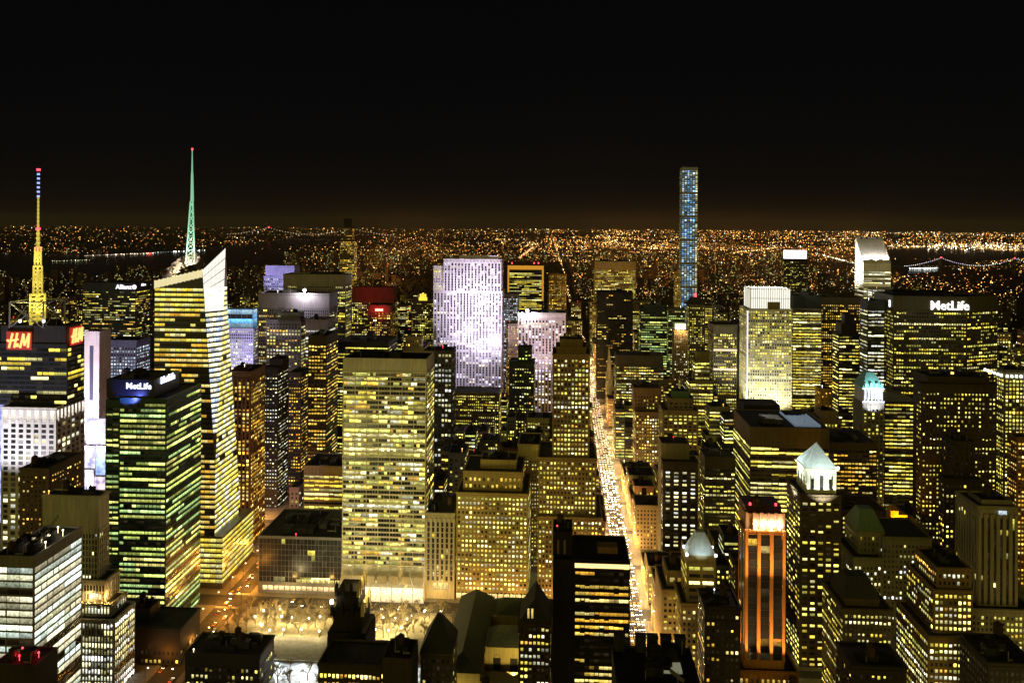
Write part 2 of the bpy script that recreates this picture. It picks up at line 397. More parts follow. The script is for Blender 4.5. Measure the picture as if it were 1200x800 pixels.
# ================================================================== THE SETTING
asphalt = wall_mat((0.045, 0.044, 0.043), 0.75, 0.3, scale=0.3, vary=0.35)
paving = wall_mat((0.2, 0.19, 0.17), 0.85, 0.2, scale=0.4, vary=0.3)
paint = wall_mat((0.7, 0.68, 0.6), 0.7, 0.2, scale=1.0, vary=0.3)
b = MB(); Gs = 60000.0
b.quad((-23000, -50, 0), (23000, -50, 0), (23000, 33500, 0), (-23000, 33500, 0))
tag(b.obj('ground', wall_mat((0.03, 0.027, 0.024), 0.9, 0.1, scale=0.01, vary=0.5)), kind='structure')
def road_mid(n): return street(n) - (15 if n in (42, 57) else 9)
def road_half(n): return 9.0 if n in (42, 57) else 4.6
AVES = [(-1140, 8), (-836, 8), (-532, 9), (AVE6, 9), (AVE5, 8.5), (MAD, 8), (PARK, 16), (LEX, 8), (625, 9), (830, 9)]
# carriageways as thin sheets above the ground sheet; pavements are kerbed slabs
rb = MB()
for x, h in AVES: rb.quad((x - h, 300, .004), (x + h, 300, .004), (x + h, 12000 if x > 0 else 2000, .004), (x - h, 12000 if x > 0 else 2000, .004))
tag(rb.obj('avenue_road', asphalt), kind='structure')
rb = MB()
for n in range(36, 60): rb.quad((-1500, road_mid(n) - road_half(n), .008), (1100, road_mid(n) - road_half(n), .008), (1100, road_mid(n) + road_half(n), .008), (-1500, road_mid(n) + road_half(n), .008))
tag(rb.obj('street_road', asphalt), kind='structure')
pv = MB()
for n in range(36, 59):
    y0, y1 = road_mid(n) + road_half(n), road_mid(n + 1) - road_half(n + 1)
    if n == 41: y0 = road_mid(40) + road_half(40) if False else y0
    for i in range(len(AVES) - 1):
        pv.box(AVES[i][0] + AVES[i][1], AVES[i + 1][0] - AVES[i + 1][1], y0, y1, 0.0, 0.14)
tag(pv.obj('pavement', paving), kind='structure')
mk = MB()
for k in (-2, -1, 0, 1, 2):
    x = AVE5 + k * 3.4; y = 480
    while y < 1500:
        mk.quad((x - .12, y, .014), (x + .12, y, .014), (x + .12, y + 3, .014), (x - .12, y + 3, .014)); y += 9
for n in range(38, 50):
    for s_ in (-1, 1):
        yy = road_mid(n) + s_ * (road_half(n) + 2.5)
        for ax, ah in ((AVE5, 8.5), (AVE6, 9)):
            x = ax - ah + .6
            while x < ax + ah - .6:
                mk.quad((x, yy - 1.4, .018), (x + .55, yy - 1.4, .018), (x + .55, yy + 1.4, .018), (x, yy + 1.4, .018)); x += 1.2
tag(mk.obj('road_markings', paint), kind='structure')

def water_mat():
    m, t, bs = node_mat('water'); L = t.links
    bs.inputs['Base Color'].default_value = (.006, .008, .012, 1); bs.inputs['Roughness'].default_value = .26; bs.inputs['Specular IOR Level'].default_value = .3
    g = t.nodes.new('ShaderNodeNewGeometry'); n = t.nodes.new('ShaderNodeTexNoise'); n.inputs['Scale'].default_value = .03; n.inputs['Detail'].default_value = 5
    bu = t.nodes.new('ShaderNodeBump'); bu.inputs['Strength'].default_value = .15; bu.inputs['Distance'].default_value = 3
    L.new(g.outputs['Position'], n.inputs['Vector']); L.new(n.outputs[0], bu.inputs['Height']); L.new(bu.outputs[0], bs.inputs['Normal']); return m
WATER = water_mat()
WEST_R = [(-60, 297), (60, 298), (140, 297), (215, 293), (300, 285), (330, 279), (440, 272), (450, 276), (336, 290), (332, 316), (262, 318), (190, 315), (100, 325), (-60, 333)]
EAST_R = [(1042, 291), (1110, 290), (1175, 293), (1215, 296), (1215, 301), (1150, 306), (1120, 309), (1112, 318), (1060, 321), (1040, 311)]
def sheet(name, poly, z, mat):
    b = MB(); pts = [ground(x, y) for x, y in poly]; b.v = [(x, y, z) for x, y in pts]; b.f = [tuple(range(len(pts)))[::-1]]; b.m = [0]
    o = b.obj(name, mat); return tag(o, kind='structure')
sheet('river', WEST_R, .3, WATER); sheet('river', EAST_R, .3, WATER)
def inside(poly, x, y):
    c = False; n = len(poly)
    for i in range(n):
        x0, y0 = poly[i]; x1, y1 = poly[(i + 1) % n]
        if (y0 > y) != (y1 > y) and x < (x1 - x0) * (y - y0) / (y1 - y0) + x0: c = not c
    return c

# the big park north of 59th street: one dark bare wood
rw = random.Random(3); b = MB(); pk = MB()
pk.quad((-780, 2030, .02), (48, 2030, .02), (48, 6110, .02), (-780, 6110, .02))
tag(pk.obj('park_ground', wall_mat((0.02, 0.022, 0.012), .95, .1, scale=.02, vary=.6)), kind='structure')
for _ in range(2600):
    x, y = rw.uniform(-770, 40), rw.uniform(2040, 6100)
    if sin(x * .011) + cos(y * .006 + x * .004) > 1.1: continue
    h, r = rw.uniform(9, 19), rw.uniform(4, 9); p = []
    for k in range(6):
        a = k * pi / 3 + rw.random(); p.append((x + r * rw.uniform(.6, 1.2) * cos(a), y + r * rw.uniform(.6, 1.2) * sin(a)))
    b.prism(p, h * .25, h * .7, top=False, poly2=inset(p, 1.2)); b.pyramid(inset(p, 1.2), h * .7, (x + rw.uniform(-1, 1), y, h))
tag(b.obj('woods', wall_mat((0.035, 0.03, 0.018), .95, .1, scale=.2, vary=.6)), 'dark bare woods of the big park behind the midtown towers', kind='stuff')

# ------------------------------------------------------------------ the far city: thousands of roofs and lamps that read as one mass
rc = random.Random(11)
DOT = glow_mat('lamp_dot', (1, 1, 1), 1.0)
def dot_mat():
    m, t, bs = node_mat('lamp_glass'); a = t.nodes.new('ShaderNodeAttribute'); a.attribute_name = 'lit'
    bs.inputs['Base Color'].default_value = (.02, .02, .02, 1); t.links.new(a.outputs['Color'], bs.inputs['Emission Color']); bs.inputs['Emission Strength'].default_value = 1
    m.cycles.emission_sampling = 'NONE'; return m
DOTM = dot_mat()
def dots(name, D, label):
    """D: (x, y, z, r, (r,g,b)) small lamp housings, octahedra"""
    n = len(D); A = np.array([(d[0], d[1], d[2], d[3], *d[4]) for d in D], np.float32)
    off = np.array([(1, 0, 0), (0, 1, 0), (-1, 0, 0), (0, -1, 0), (0, 0, 1), (0, 0, -1)], np.float32)
    V = A[:, None, :3] + off[None] * A[:, None, 3:4]
    F = np.array([(0, 1, 4), (1, 2, 4), (2, 3, 4), (3, 0, 4), (1, 0, 5), (2, 1, 5), (3, 2, 5), (0, 3, 5)], np.int32)
    idx = (np.arange(n, dtype=np.int32)[:, None, None] * 6 + F[None]).reshape(-1)
    me = bpy.data.meshes.new(name); me.vertices.add(n * 6); me.vertices.foreach_set('co', V.ravel())
    me.loops.add(n * 24); me.loops.foreach_set('vertex_index', idx); me.polygons.add(n * 8)
    me.polygons.foreach_set('loop_start', np.arange(0, n * 24, 3, dtype=np.int32)); me.update(calc_edges=True)
    at_ = me.attributes.new('lit', 'FLOAT_COLOR', 'POINT'); col = np.ones((n, 6, 4), np.float32); col[:, :, :3] = A[:, None, 4:7]
    at_.data.foreach_set('color', col.ravel()); me.materials.append(DOTM); me.validate()
    o = bpy.data.objects.new(name, me); C.objects.link(o); return tag(o, label, kind='stuff')
LAMPS = [(1, .38, .05)] * 14 + [(1, .50, .10)] * 11 + [(1, .66, .2)] * 7 + [(1, .88, .6)] * 3 + [(1, .10, .03)] * 2 + [(.7, .85, 1)]
PARKPX = []
def in_park(x, y): return -790 < x < 52 and 2020 < y < 6120
D = []
def put(px, py, s=1.0, br=1.0, c=None, z=None, jit=0.0):
    x, y = ground(px, py)
    if y <= 0 or y > 40000: return
    zz = z if z is not None else rc.uniform(6, 26); k = (EYE - zz) / EYE; x, y = x * k, y * k
    dist = sqrt(x * x + y * y + 9e4); c = c or rc.choice(LAMPS)
    v = br * min(6.0, math.exp(rc.gauss(-.5, 1.0)) * 2.0)
    D.append((x, y, zz, max(.3, dist * .00042 * s * rc.uniform(.55, 1.0) * (1 + .12 * min(v, 4))), tuple(q * v for q in c)))
for _ in range(46000):
    px = rc.uniform(-10, 1210); hz = 262.5 + (px - 600) * .0061
    py = hz + 1 + 86 * rc.random() ** 1.4
    if inside(WEST_R, px, py) or inside(EAST_R, px, py): continue
    x, y = ground(px, py)
    if in_park(x, y) and rc.random() > .02: continue
    f = .95 if px > 640 else (.6 if px > 430 else .27)
    if px > 900 and py < hz + 34: f = 1.0
    if px < 280 and py < hz + 6: f *= .45
    n_ = noise.fractal(Vector((x * .0009, y * .0006, 3.1)), 1.0, 2.0, 4) + .6 * noise.noise(Vector((px * .03, py * .09, 7)))
    if py < hz + 7: f *= (py - hz) / 8 + .12
    f *= 1.0 if py < hz + 34 else (.75 if py < hz + 52 else .5)
    if rc.random() > f * max(.1, min(1.6, .62 + 1.15 * n_)): continue
    put(px, py, .84, 1.25 if px > 640 else .9)
# bright strings of road lamps
def string(p0, p1, n, br=1.6, s=1.1, c=(1, .6, .25), jit=.5, z=9):
    for i in range(n):
        t = i / max(1, n - 1); put(p0[0] + (p1[0] - p0[0]) * t + rc.uniform(-jit, jit), p0[1] + (p1[1] - p0[1]) * t + rc.uniform(-jit, jit) * .5, s, br, c, z)
string((100, 299.5), (180, 296.5), 70, 1.4, .9, (1, .8, .55)); string((62, 306), (105, 304.5), 30, .8, .8, (.9, .9, .5))
string((182, 296), (240, 293), 20, 2.0, 1.2, (.9, 1, .9)); string((172, 296.5), (178, 296.5), 4, 4, 1.3, (1, .03, .03))
string((330, 277.5), (450, 273.5), 30, .5, .7, (1, .5, .15))
for a, c_ in (((965, 299), (1003, 309)), ((1150, 291), (1200, 293)), ((1040, 288), (1200, 289)), ((1044, 290), (1130, 287)), ((900, 284), (1000, 279)), ((700, 277), (780, 283)), ((985, 272), (1200, 276)), ((860, 296), (905, 291))):
    string(a, c_, 60, 1.5, 1.0, rc.choice([(1, .7, .35), (1, .55, .18), (1, .9, .6)]), 1.2)
for _ in range(420):                                   # the bright yards and the airfield across the water
    put(rc.gauss(1150, 45), rc.gauss(288.5, 2.2), 1.1, 1.6, rc.choice([(1, .7, .35), (1, .95, .7), (1, .5, .15)]))
for _ in range(200): put(rc.gauss(640, 14), rc.gauss(266, 1.5), 1.0, 1.0, (.9, 1, .5)); 
for cx_, cy_, n_ in ((715, 283, 40), (730, 286, 30), (905, 299, 20), (585, 281, 20), (300, 262, 40), (620, 286, 30), (770, 290, 20)):
    for _ in range(n_): put(rc.gauss(cx_, 5), rc.gauss(cy_, 1.6), 1.2, 1.6, (1, .6, .2))
for a, c_, n_ in (((686, 402), (677, 376), 40), ((677, 376), (668, 352), 60), ((668, 352), (660, 316), 90), ((660, 316), (650, 285), 80)):
    for q_ in ((1, .46, .1), (1, .72, .35)): string(a, c_, n_ // 2, 1.3, .8, q_, 1.3)
string((1066, 314.5), (1099, 314), 60, 2.2, 1.1, (.9, 1, .92), .3)
for x_, y0_, y1_, st_, br_, s_ in ((-360, 6130, 9800, 20, 1.1, 1.0), (-530, 6130, 8500, 40, .6, .8), (PARK, 3000, 9000, 40, .5, .8)):
    y = y0_
    while y < y1_:
        for q in (-7, 7):
            d_ = sqrt(y * y + 1e5); v = br_ * math.exp(rc.gauss(0, .45)) * 1.6
            c_ = rc.choice([(1, .42, .1), (1, .6, .2), (1, .85, .6), (1, .45, .12), (1, .1, .04)])
            D.append((x_ + q * rc.uniform(.3, 1.2), y, rc.choice([1.2, 8.5]), max(.35, d_ * .00036 * s_), tuple(k * v for k in c_)))
        y += st_ * rc.uniform(.7, 1.3)
for X_ in list(range(-1900, 2900, 131)):                 # lamps strung along the avenues and cross streets of the far grid
    y = 3000 + rc.uniform(0, 600)
    br_ = rc.choice([.25, .4, .7, 1.0])
    while y < 13000:
        y += rc.uniform(30, 120); q = pix(X_, y, 0)
        if inside(WEST_R, *q) or inside(EAST_R, *q) or in_park(X_, y) or (X_ > 1700 and y < 6500) or (X_ < -900 and y > 9000): continue
        if noise.noise(Vector((X_ * .01, y * .0012, 1))) < -.1: continue
        v = br_ * math.exp(rc.gauss(-.1, .6)); c_ = rc.choice(LAMPS[:30]); D.append((X_ + rc.choice([-7, 7]), y, 8, y * .00030, tuple(k * v * 1.8 for k in c_)))
for Y_, n_, br_ in ((4700, 120, .9), (5600, 140, 1.2), (6130, 220, 1.6), (7250, 240, 1.8), (8400, 150, 1.2), (10000, 160, 1.2)):
    for _ in range(n_):
        x = rc.uniform(-1500, 1500) if Y_ < 6500 else rc.gauss(200, 1100)
        if in_park(x, Y_ - 60): continue
        v = br_ * math.exp(rc.gauss(-.2, .7)); c_ = rc.choice(LAMPS[:32]); D.append((x, Y_ + rc.uniform(-8, 8), 8, Y_ * .00036, tuple(k * v * 1.8 for k in c_)))
dots('distant_lights', D, 'countless tiny orange and white lamps of the far city')

b = MB(); wins = []
def far_block(x, y, w_, d_, h):
    b.box(x - w_ / 2, x + w_ / 2, y - d_ / 2, y + d_ / 2, 0, h)
    nf, nb = max(1, int(h / 4.2)), max(1, int(w_ / 5))
    p = rc.choice([.05, .1, .16, .28]) * (1.0 if y < 3600 else .6)
    br = .7 * math.exp(rc.gauss(0, .4))
    for f in range(nf):
        for k in range(nb):
            if rc.random() < p:
                c_ = rc.choice(PAL['M']); v = br * rc.uniform(.4, 1.5); s_ = 1.9 * max(1, y / 3000)
                wins.append((x - w_ / 2 + (k + .5) * w_ / nb, y - d_ / 2, (f + .6) * h / nf, min(s_ * 1.2, w_ / nb), min(s_, 4), (c_[0] * v, c_[1] * v, c_[2] * v), (0, -1)))
for _ in range(5200):
    y = 2040 + 5200 * rc.random() ** 1.6; x = rc.uniform(-.62, .62) * (y + 500)
    if in_park(x, y) or abs(x - AVE5) < 16 or (x > 1300 + .05 * y): continue
    q = pix(x, y, 0)
    if inside(WEST_R, *q) or inside(EAST_R, *q) or q[0] < -40 or q[0] > 1240: continue
    if abs((x - MAD) / 130 % 1 - .5) > .46: continue
    y = round(y / 26.8) * 26.8; h = rc.choice([14, 18, 22, 30, 45, 60]) * rc.uniform(.7, 1.3)
    if rc.random() < .06: h *= 1.7
    if x < -780: h *= .85
    far_block(x, y, rc.uniform(14, 34), 20, h)
fc = b.obj('distant_city', wall_mat((0.075, 0.055, 0.04), .9, .1, scale=.01, vary=.5)); tag(fc, 'mass of low blocks of the far city running to the horizon', kind='stuff')
mw = mass_windows('lit_windows', wins, fc); tag(mw, kind='stuff')

# unseen points added high over the far city cast an orange glow on it
def far_glow(n, seed):
    r = random.Random(seed)
    for _ in range(n):
        px, py = r.uniform(0, 1200), 264 + 75 * r.random() ** 1.5
        if inside(WEST_R, px, py) or inside(EAST_R, px, py): continue
        x, y = ground(px, py)
        if in_park(x, y) or y > 12000 or y < 1950: continue
        if px < 440 or px > 1030: continue
        l = bpy.data.lights.new('lamp_or_fill', 'POINT'); o = bpy.data.objects.new('lamp_or_fill', l); C.objects.link(o)
        h = 62 + y * .012; l.energy = 2.6e5 * (h / 70) ** 2 * r.uniform(.3, 1.4); l.color = (1, .42, .10); l.shadow_soft_size = 2; o.location = (x, y, h)
far_glow(170, 8)

# ------------------------------------------------------------------ two suspension bridges far off
def bridge(label, px0, px1, Y, zd, zt, ext, col, n, side=1.0):
    x0 = at(px0, 300, Y)[0]; x1 = at(px1, 300, Y)[0]; L = x1 - x0; r = Y * .0004
    rt = empty('suspension_bridge', ((x0 + x1) / 2, Y, 0), label, 'bridge')
    d = MB(); d.box(x0 - ext, x1 + ext, Y - 12, Y + 12, zd - 4, zd, bottom=True); d.obj('deck', DARKSTEEL, rt)
    for x in (x0, x1):
        t = MB()
        for s_ in (-1, 1): t.box(x - 3, x + 3, Y + s_ * 12 - 3, Y + s_ * 12 + 3, 0, zt)
        t.box(x - 2.5, x + 2.5, Y - 9, Y + 9, zt - 14, zt - 2); t.box(x - 2.5, x + 2.5, Y - 9, Y + 9, zd + 10, zd + 18); t.obj('pylon', DARKSTEEL, rt)
    DD = []; cab = MB(); pr = None
    for i in range(n * 2 + 1):
        t = -0.5 + 2.0 * i / (n * 2); x = x0 + L * t
        if t < 0: z = zd + (zt - zd) * (1 + t / .5) ** 1.6
        elif t > 1: z = zd + (zt - zd) * max(0, 1 - (t - 1) / .5) ** 1.6
        else: z = zd + 6 + (zt - zd - 6) * (2 * t - 1) ** 2
        if pr: cab.tube(pr, (x, Y - 12, z), 1.2, 1.2, 4)
        pr = (x, Y - 12, z); DD.append((x, Y - 13, z + 1, r, tuple(c * R.uniform(.7, 1.6) for c in col)))
        if i % 2: DD.append((x, Y - 13, zd + 3, r * .9, (1.5, .7, .25)))
    cab.obj('cable', STEEL, rt)
    o = dots('cable_lamp', DD, None); o.parent = rt; o.location = -rt.location
    for x in (x0, x1):
        bb = MB(); bb.box(x - r * 2, x + r * 2, Y - 14, Y - 14 + r * 2, zt, zt + r * 3); bb.obj('beacon', glow_mat('beacon', (1, .04, .06), 5), rt)
bridge('far suspension bridge over the wide dark river, strung with small warm lamps', 315, 412, 14000, 66, 184, 1500, (1.6, 1.3, .9), 30)
bridge('suspension bridge with white lamps along its cables and a red beacon', 1102, 1188, 5200, 44, 96, 500, (1.9, 2.0, 2.3), 34)

# ================================================================== BUILDINGS
def T(xL, xR, y, xS=None, D=None, sb=0, st='d', wl=None): return (xL, xR, y, D, xS, sb, st, wl)
OFF = sty('band', 4.5, 3.9, .94, .5, .5, .6, 'Y', .85, tb=5)
GLASS = sty('glass', 4.5, 3.9, .95, .62, .4, .65, 'Y', .8, tb=4)
PUNCH = sty('punch', 3.6, 3.8, .42, .5, .45, .25, 'Y', .95, tb=4)
RIB = sty('rib', 3.2, 3.9, .6, .6, .45, .45, 'Y', .8, tb=6)
GRID = sty('grid', 3.2, 3.8, .7, .6, .45, .45, 'Y', .8, tb=5)

# ---- west side, front
t4 = tower('glass_tower', 'dark glass tower with red lit two-letter roof signs under a yellow lit mast', 'red sign tower', 'skyscraper', 650,
      [T(2, 66, 476, xS=99, sb=-10, st=sty('grid', 6.2, 4.6, .6, .66, .25, .3, 'W', .8, tb=13), wl=(.6, .58, .56)), T(-6, 79, 402, xS=99, st=vary(GLASS, bw=5, lit=.3, run=.72, br=.85, tb=3), wl=(.02, .022, .028)), T(1, 77, 381, D=21, sb=1, st=None, wl=(.03, .028, .03))],
      (.02, .022, .028), GLASS, vb=545, clutter=4)
tower('brown_slab', 'plain brown slab with a few lit windows in front of the pale columned podium', 'brown slab', 'building', 578,
      [T(23, 57, 548, xS=98)], (.17, .12, .1), sty('punch', 3.6, 3.6, .4, .4, .32, .1, 'A', .8, tb=5, end=5), vb=590, clutter=3, tanks=1)
tower('setback_tower', 'ribbed grey tower stepping out to brightly lit lower floors and a terrace', 'ribbed stepped tower', 'skyscraper', 500,
      [T(92, 134, 724, xS=158, sb=-5, st=sty('rib', 2.4, 4.2, .6, .7, .92, .85, 'W', 1.15, tb=2.5, pd=.7)), T(91, 130, 706, xS=148, st=sty('rib', 2.4, 4, .6, .7, .8, .8, 'W', 1.0, tb=1)), T(90, 124, 678, xS=140, sb=4, st=sty('rib', 2.4, 4, .6, .7, .12, .3, 'W', .5, tb=3)),
       T(50, 116, 579, xS=128, sb=8, st=sty('rib', 2.4, 4, .55, .7, .1, .5, 'W', .8, tb=24, fl=.35))], (.5, .49, .42), RIB, vb=780, clutter=3)
tower('glass_block', 'wide low glass block lit white inside, sloping bright bands down its side', 'white lit glass block', 'office building', 425,
      [T(-8, 40, 650, xS=96)], (.2, .2, .19), sty('glass', 7, 4.1, .95, .72, .8, .85, 'T', .85, tb=6), vb=800, clutter=8,
      sidest=sty('glass', 5.5, 4.1, .95, .72, .75, .9, 'T', .85, tb=6))
tower('brick_block', 'small dark block with red roof beacons in front of the white lit glass block', 'red beacon block', 'building', 395,
      [T(-8, 42, 777, D=18)], (.05, .04, .035), None, vb=800, clutter=3)
t5 = tower('green_glass_tower', 'green glass tower with a blue-white lit name on its dark crown', 'green glass tower', 'skyscraper', 566,
      [T(140, 195, 466, xS=236, st=sty('glass', 3.6, 3.95, .95, .5, .62, .82, 'G', .75, tb=3, fl=.4)), T(124, 140.5, 468, D=40, sb=9, st=sty('band', 6, 3.95, .92, .5, .6, .8, 'G', .85, tb=5)),
       T(125, 181, 444, xS=210, sb=3, st=None, wl=(.012, .013, .03))], (.015, .065, .058), GLASS, vb=715, clutter=2, rough=.35, spec=.5)
tower('loft_block', 'low dark block with a row of small lit windows beside the orange avenue', 'low dark avenue block', 'building', 530,
      [T(128, 211, 733, D=30, st=sty('punch', 3.6, 5, .5, .4, .35, .2, 'A', .8, tb=14)), T(150, 176, 712, D=14, sb=10, st=None)], (.04, .034, .03), PUNCH, vb=800, clutter=9, tanks=1)
tower('allied_tower', 'wide dark blue tower with two white lit roof signs', 'dark blue tower', 'skyscraper', 1340,
      [T(97, 159, 331, xS=176, st=sty('glass', 4, 4, .9, .4, .33, .4, 'M', .55, tb=14, fl=.3))], (.06, .075, .16), GLASS, vb=400, clutter=1, seed=4)
tower('pillar_tower', 'slim pale pillar tower with one tall dark slot down its face', 'pale pillar', 'skyscraper', 760,
      [T(99, 116.5, 388, D=20, st=None)], (.55, .47, .48), None, vb=560, clutter=1)
tower('hotel_tower', 'white panelled hotel with blue lit windows beside the pale pillar', 'blue window hotel', 'hotel', 905,
      [T(126, 160, 398, xS=176, st=sty('grid', 4, 3.8, .6, .6, .75, .1, 'C', .6, tb=8)), T(116, 127, 404, D=20, st=sty('glass', 5, 4, .9, .8, .7, .3, 'C', .55))], (.1, .1, .17), GRID, vb=440, clutter=3)
tower('blue_crown_tower', 'lilac tower under a glowing blue glass crown', 'blue crown tower', 'skyscraper', 1000,
      [T(263, 297, 384, xS=302, st=sty('rib', 3.2, 4, .62, .6, .75, .6, 'W', .55, tb=3)), T(263.5, 296.5, 362, xS=301.5, sb=.6, st=sty('glass', 7, 5.5, .97, .97, 1, 1, 'B', .85, tb=.6, fl=0), wl=(.2, .4, .8))], (.42, .4, .6), RIB, vb=428, clutter=0)
tower('office_slab', 'broad grey slab with a plain top band behind the bright floodlight', 'broad grey slab', 'skyscraper', 1180,
      [T(332, 405, 321, xS=412, st=sty('rib', 3.4, 4, .62, .6, .5, .75, 'Y', .8, tb=17, fl=.5))], (.34, .31, .31), RIB, vb=345, clutter=4)
tower('office_slab', 'lower lilac-grey slab with a tall blank top, a bright floodlight on its roof', 'lilac floodlight slab', 'skyscraper', 1085,
      [T(303, 386, 343, xS=396, st=sty('rib', 3.4, 4, .62, .6, .42, .7, 'M', .7, tb=22, fl=.4))], (.28, .25, .32), RIB, vb=372, clutter=3)
tower('plant_tower', 'purple-lit blank plant house on a tower behind the broad grey slab', 'purple plant house', 'building', 1290,
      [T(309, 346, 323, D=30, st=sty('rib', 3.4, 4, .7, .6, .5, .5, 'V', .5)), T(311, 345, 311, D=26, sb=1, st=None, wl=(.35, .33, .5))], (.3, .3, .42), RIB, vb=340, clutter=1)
tower('mixed_tower', 'grey-lilac tower with a square cap and two large lit top windows', 'square cap tower', 'skyscraper', 950,
      [T(312, 353, 374, D=22, st=sty('rib', 4.5, 4, .6, .6, .5, .5, 'M', .8, tb=4)), T(326, 352, 372, xS=356, sb=-3, st=sty('punch', 6.5, 4, .6, .6, .5, .3, 'Y', .95, tb=12), wl=(.13, .11, .1)), T(329, 352, 366, D=14, sb=2, st=None)], (.24, .22, .26), RIB, vb=520, clutter=1)
tower('office_tower', 'blank-topped grey tower with one bright white band under its top', 'white band tower', 'skyscraper', 945,
      [T(358, 384, 374, xS=393, st=sty('rib', 3.2, 4.2, .9, .5, .95, .9, 'W', .9, tb=12))], (.25, .22, .24), RIB, vb=393, clutter=2)
tower('pier_tower', 'dark tower with thin pale piers below the white band tower', 'thin pier tower', 'skyscraper', 880,
      [T(361, 383, 393, xS=396, st=sty('band', 4, 4, .7, .5, .5, .6, 'A', .8, tb=10))], (.07, .06, .05), OFF, vb=530, clutter=2)
tower('striped_tower', 'slim brown tower with orange lit piers beside the tall spire tower', 'orange pier tower', 'skyscraper', 735,
      [T(269, 294, 434, xS=311, st=sty('rib', 4.4, 3.7, .55, .66, .62, .3, 'A', .9, tb=10, pd=.8)), T(274, 290, 430, D=12, sb=6, st=None)], (.28, .16, .07), RIB, vb=640, clutter=2)
tower('dark_tower', 'near black slab dotted with small white windows beside the orange pier tower', 'white dotted black slab', 'skyscraper', 830,
      [T(309, 326, 430, xS=338, st=sty('punch', 3.2, 3.8, .5, .36, .55, .2, 'W', .8, tb=6)), T(316, 331, 420, D=20, sb=3, st=None)], (.025, .022, .02), PUNCH, vb=600, clutter=2)
tower('brown_tower', 'brown tower with scattered yellow windows behind the black slab', 'scattered brown tower', 'skyscraper', 890,
      [T(338, 353, 436, xS=363, st=sty('punch', 3.4, 3.8, .55, .45, .45, .3, 'A', .8, tb=5))], (.12, .085, .06), PUNCH, vb=560, clutter=2)
tower('low_office', 'low pale office with wide yellow lit floors beside the white grid tower', 'low yellow office', 'office building', 805,
      [T(356, 404, 545, D=45, st=sty('band', 5, 4.2, .94, .55, .85, .85, 'Y', .8, tb=9))], (.36, .33, .22), OFF, vb=604, clutter=6)
tower('cube_office', 'dark grey glass cube with a flat plant roof facing the park trees', 'grey glass cube', 'office building', 640,
      [T(303, 401, 627, D=62, st=sty('glass', 3.5, 4.2, .96, .93, .13, .7, 'Y', .75, tb=2, bb=9, fl=.25))], (.15, .16, .18), GLASS, vb=697, clutter=12, rough=.4, spec=.5)
tg = tower('grid_tower', 'broad white stone grid tower with lit floors and a glowing lobby', 'white grid tower', 'skyscraper', 640,
      [T(402, 500, 434, D=38, st=sty('grid', 2.8, 3.95, .95, .66, .46, .6, 'M', .8, tb=.5, bb=14, pd=.9, fl=.3, pev=4)), T(402, 500, 419, D=38, sb=.05, st=None)], (.6, .56, .42), GRID, vb=704, clutter=5, roof=DARKROOF)
tower('stone_office', 'narrow pale stone office with tall arched base between the grid tower and the yellow ziggurat', 'narrow stone office', 'office building', 640,
      [T(499, 533, 600, D=50, st=sty('rib', 4.6, 4.3, .5, .8, .1, .2, 'Y', .8, tb=7, pd=.9, bb=14))], (.42, .37, .25), RIB, vb=702, clutter=5, tanks=1)
tower('stone_ziggurat', 'broad yellow stone block of many lit windows stepping up in three tiers', 'yellow ziggurat', 'office building', 640,
      [T(535, 619, 576, D=55, st=sty('punch', 3.7, 3.9, .5, .5, .66, .3, 'M', 1.0, tb=3, fl=.2)), T(543, 612, 551, D=45, sb=8, st=sty('punch', 4.2, 3.9, .45, .5, .4, .2, 'A', .8, tb=4)), T(563, 605, 538, D=25, sb=18, st=None)], (.33, .25, .11), PUNCH, vb=700, clutter=5, tanks=1)
tower('pale_tower', 'smooth pale yellow tower with a blank top and tiny windows', 'pale blank-top tower', 'building', 705,
      [T(607, 633, 520, D=40, st=sty('punch', 2.7, 3.4, .4, .42, .55, .1, 'M', .7, tb=13))], (.5, .42, .2), PUNCH, vb=690, clutter=2)
tower('setback_tower', 'tall tan stepped tower of lit windows standing beside the bright avenue', 'tan avenue tower', 'skyscraper', 640,
      [T(630, 706, 604, D=55, st=sty('punch', 3.3, 3.9, .5, .5, .6, .25, 'M', .95, tb=3)), T(631, 699, 535, D=48, sb=4, st=sty('punch', 3.3, 3.9, .48, .5, .42, .25, 'Y', .85, tb=3)), T(648, 691, 414, D=36, sb=8, st=sty('rib', 3.3, 3.85, .55, .52, .55, .35, 'M', .9, tb=4, pd=.5)),
       T(652, 687, 406, D=26, sb=12, st=sty('punch', 4, 4, .4, .5, .1, .2, 'Y', .5)), T(656, 683, 397, D=18, sb=15, st=None)], (.25, .18, .09), PUNCH, vb=640, clutter=2)
tower('glass_slab', 'black slab with lit bands and a bright strip under its roof, in front of the avenue', 'black banded slab', 'office building', 480,
      [T(673, 738, 655, D=38, st=sty('band', 3.4, 4.15, .94, .5, .5, .75, 'A', .85, tb=2, fl=.5)), T(648, 673.5, 655, D=38, sb=0, st=None), T(648, 671, 622, D=20, sb=8, st=None)], (.02, .014, .012), OFF, vb=800, clutter=4, roof=DARKROOF, seed=5)
tower('gabled_block', 'dark brick block with lit window rows under a pointed gable', 'gabled brick block', 'building', 420,
      [T(608, 645, 728, D=22, st=sty('punch', 2.6, 3.6, .6, .45, .45, .5, 'M', .9, tb=2))], (.05, .03, .022), PUNCH, vb=800, clutter=0)
tower('dark_block', 'dark flat-roofed block with one row of orange lit windows at the bottom edge', 'orange row block', 'building', 420,
      [T(373, 447, 776, D=25, st=sty('punch', 2.6, 4.2, .6, .5, .9, .6, 'A', 1.0, tb=4.5)), T(448, 482, 770, D=20, st=None)], (.06, .045, .035), PUNCH, vb=800, clutter=5)
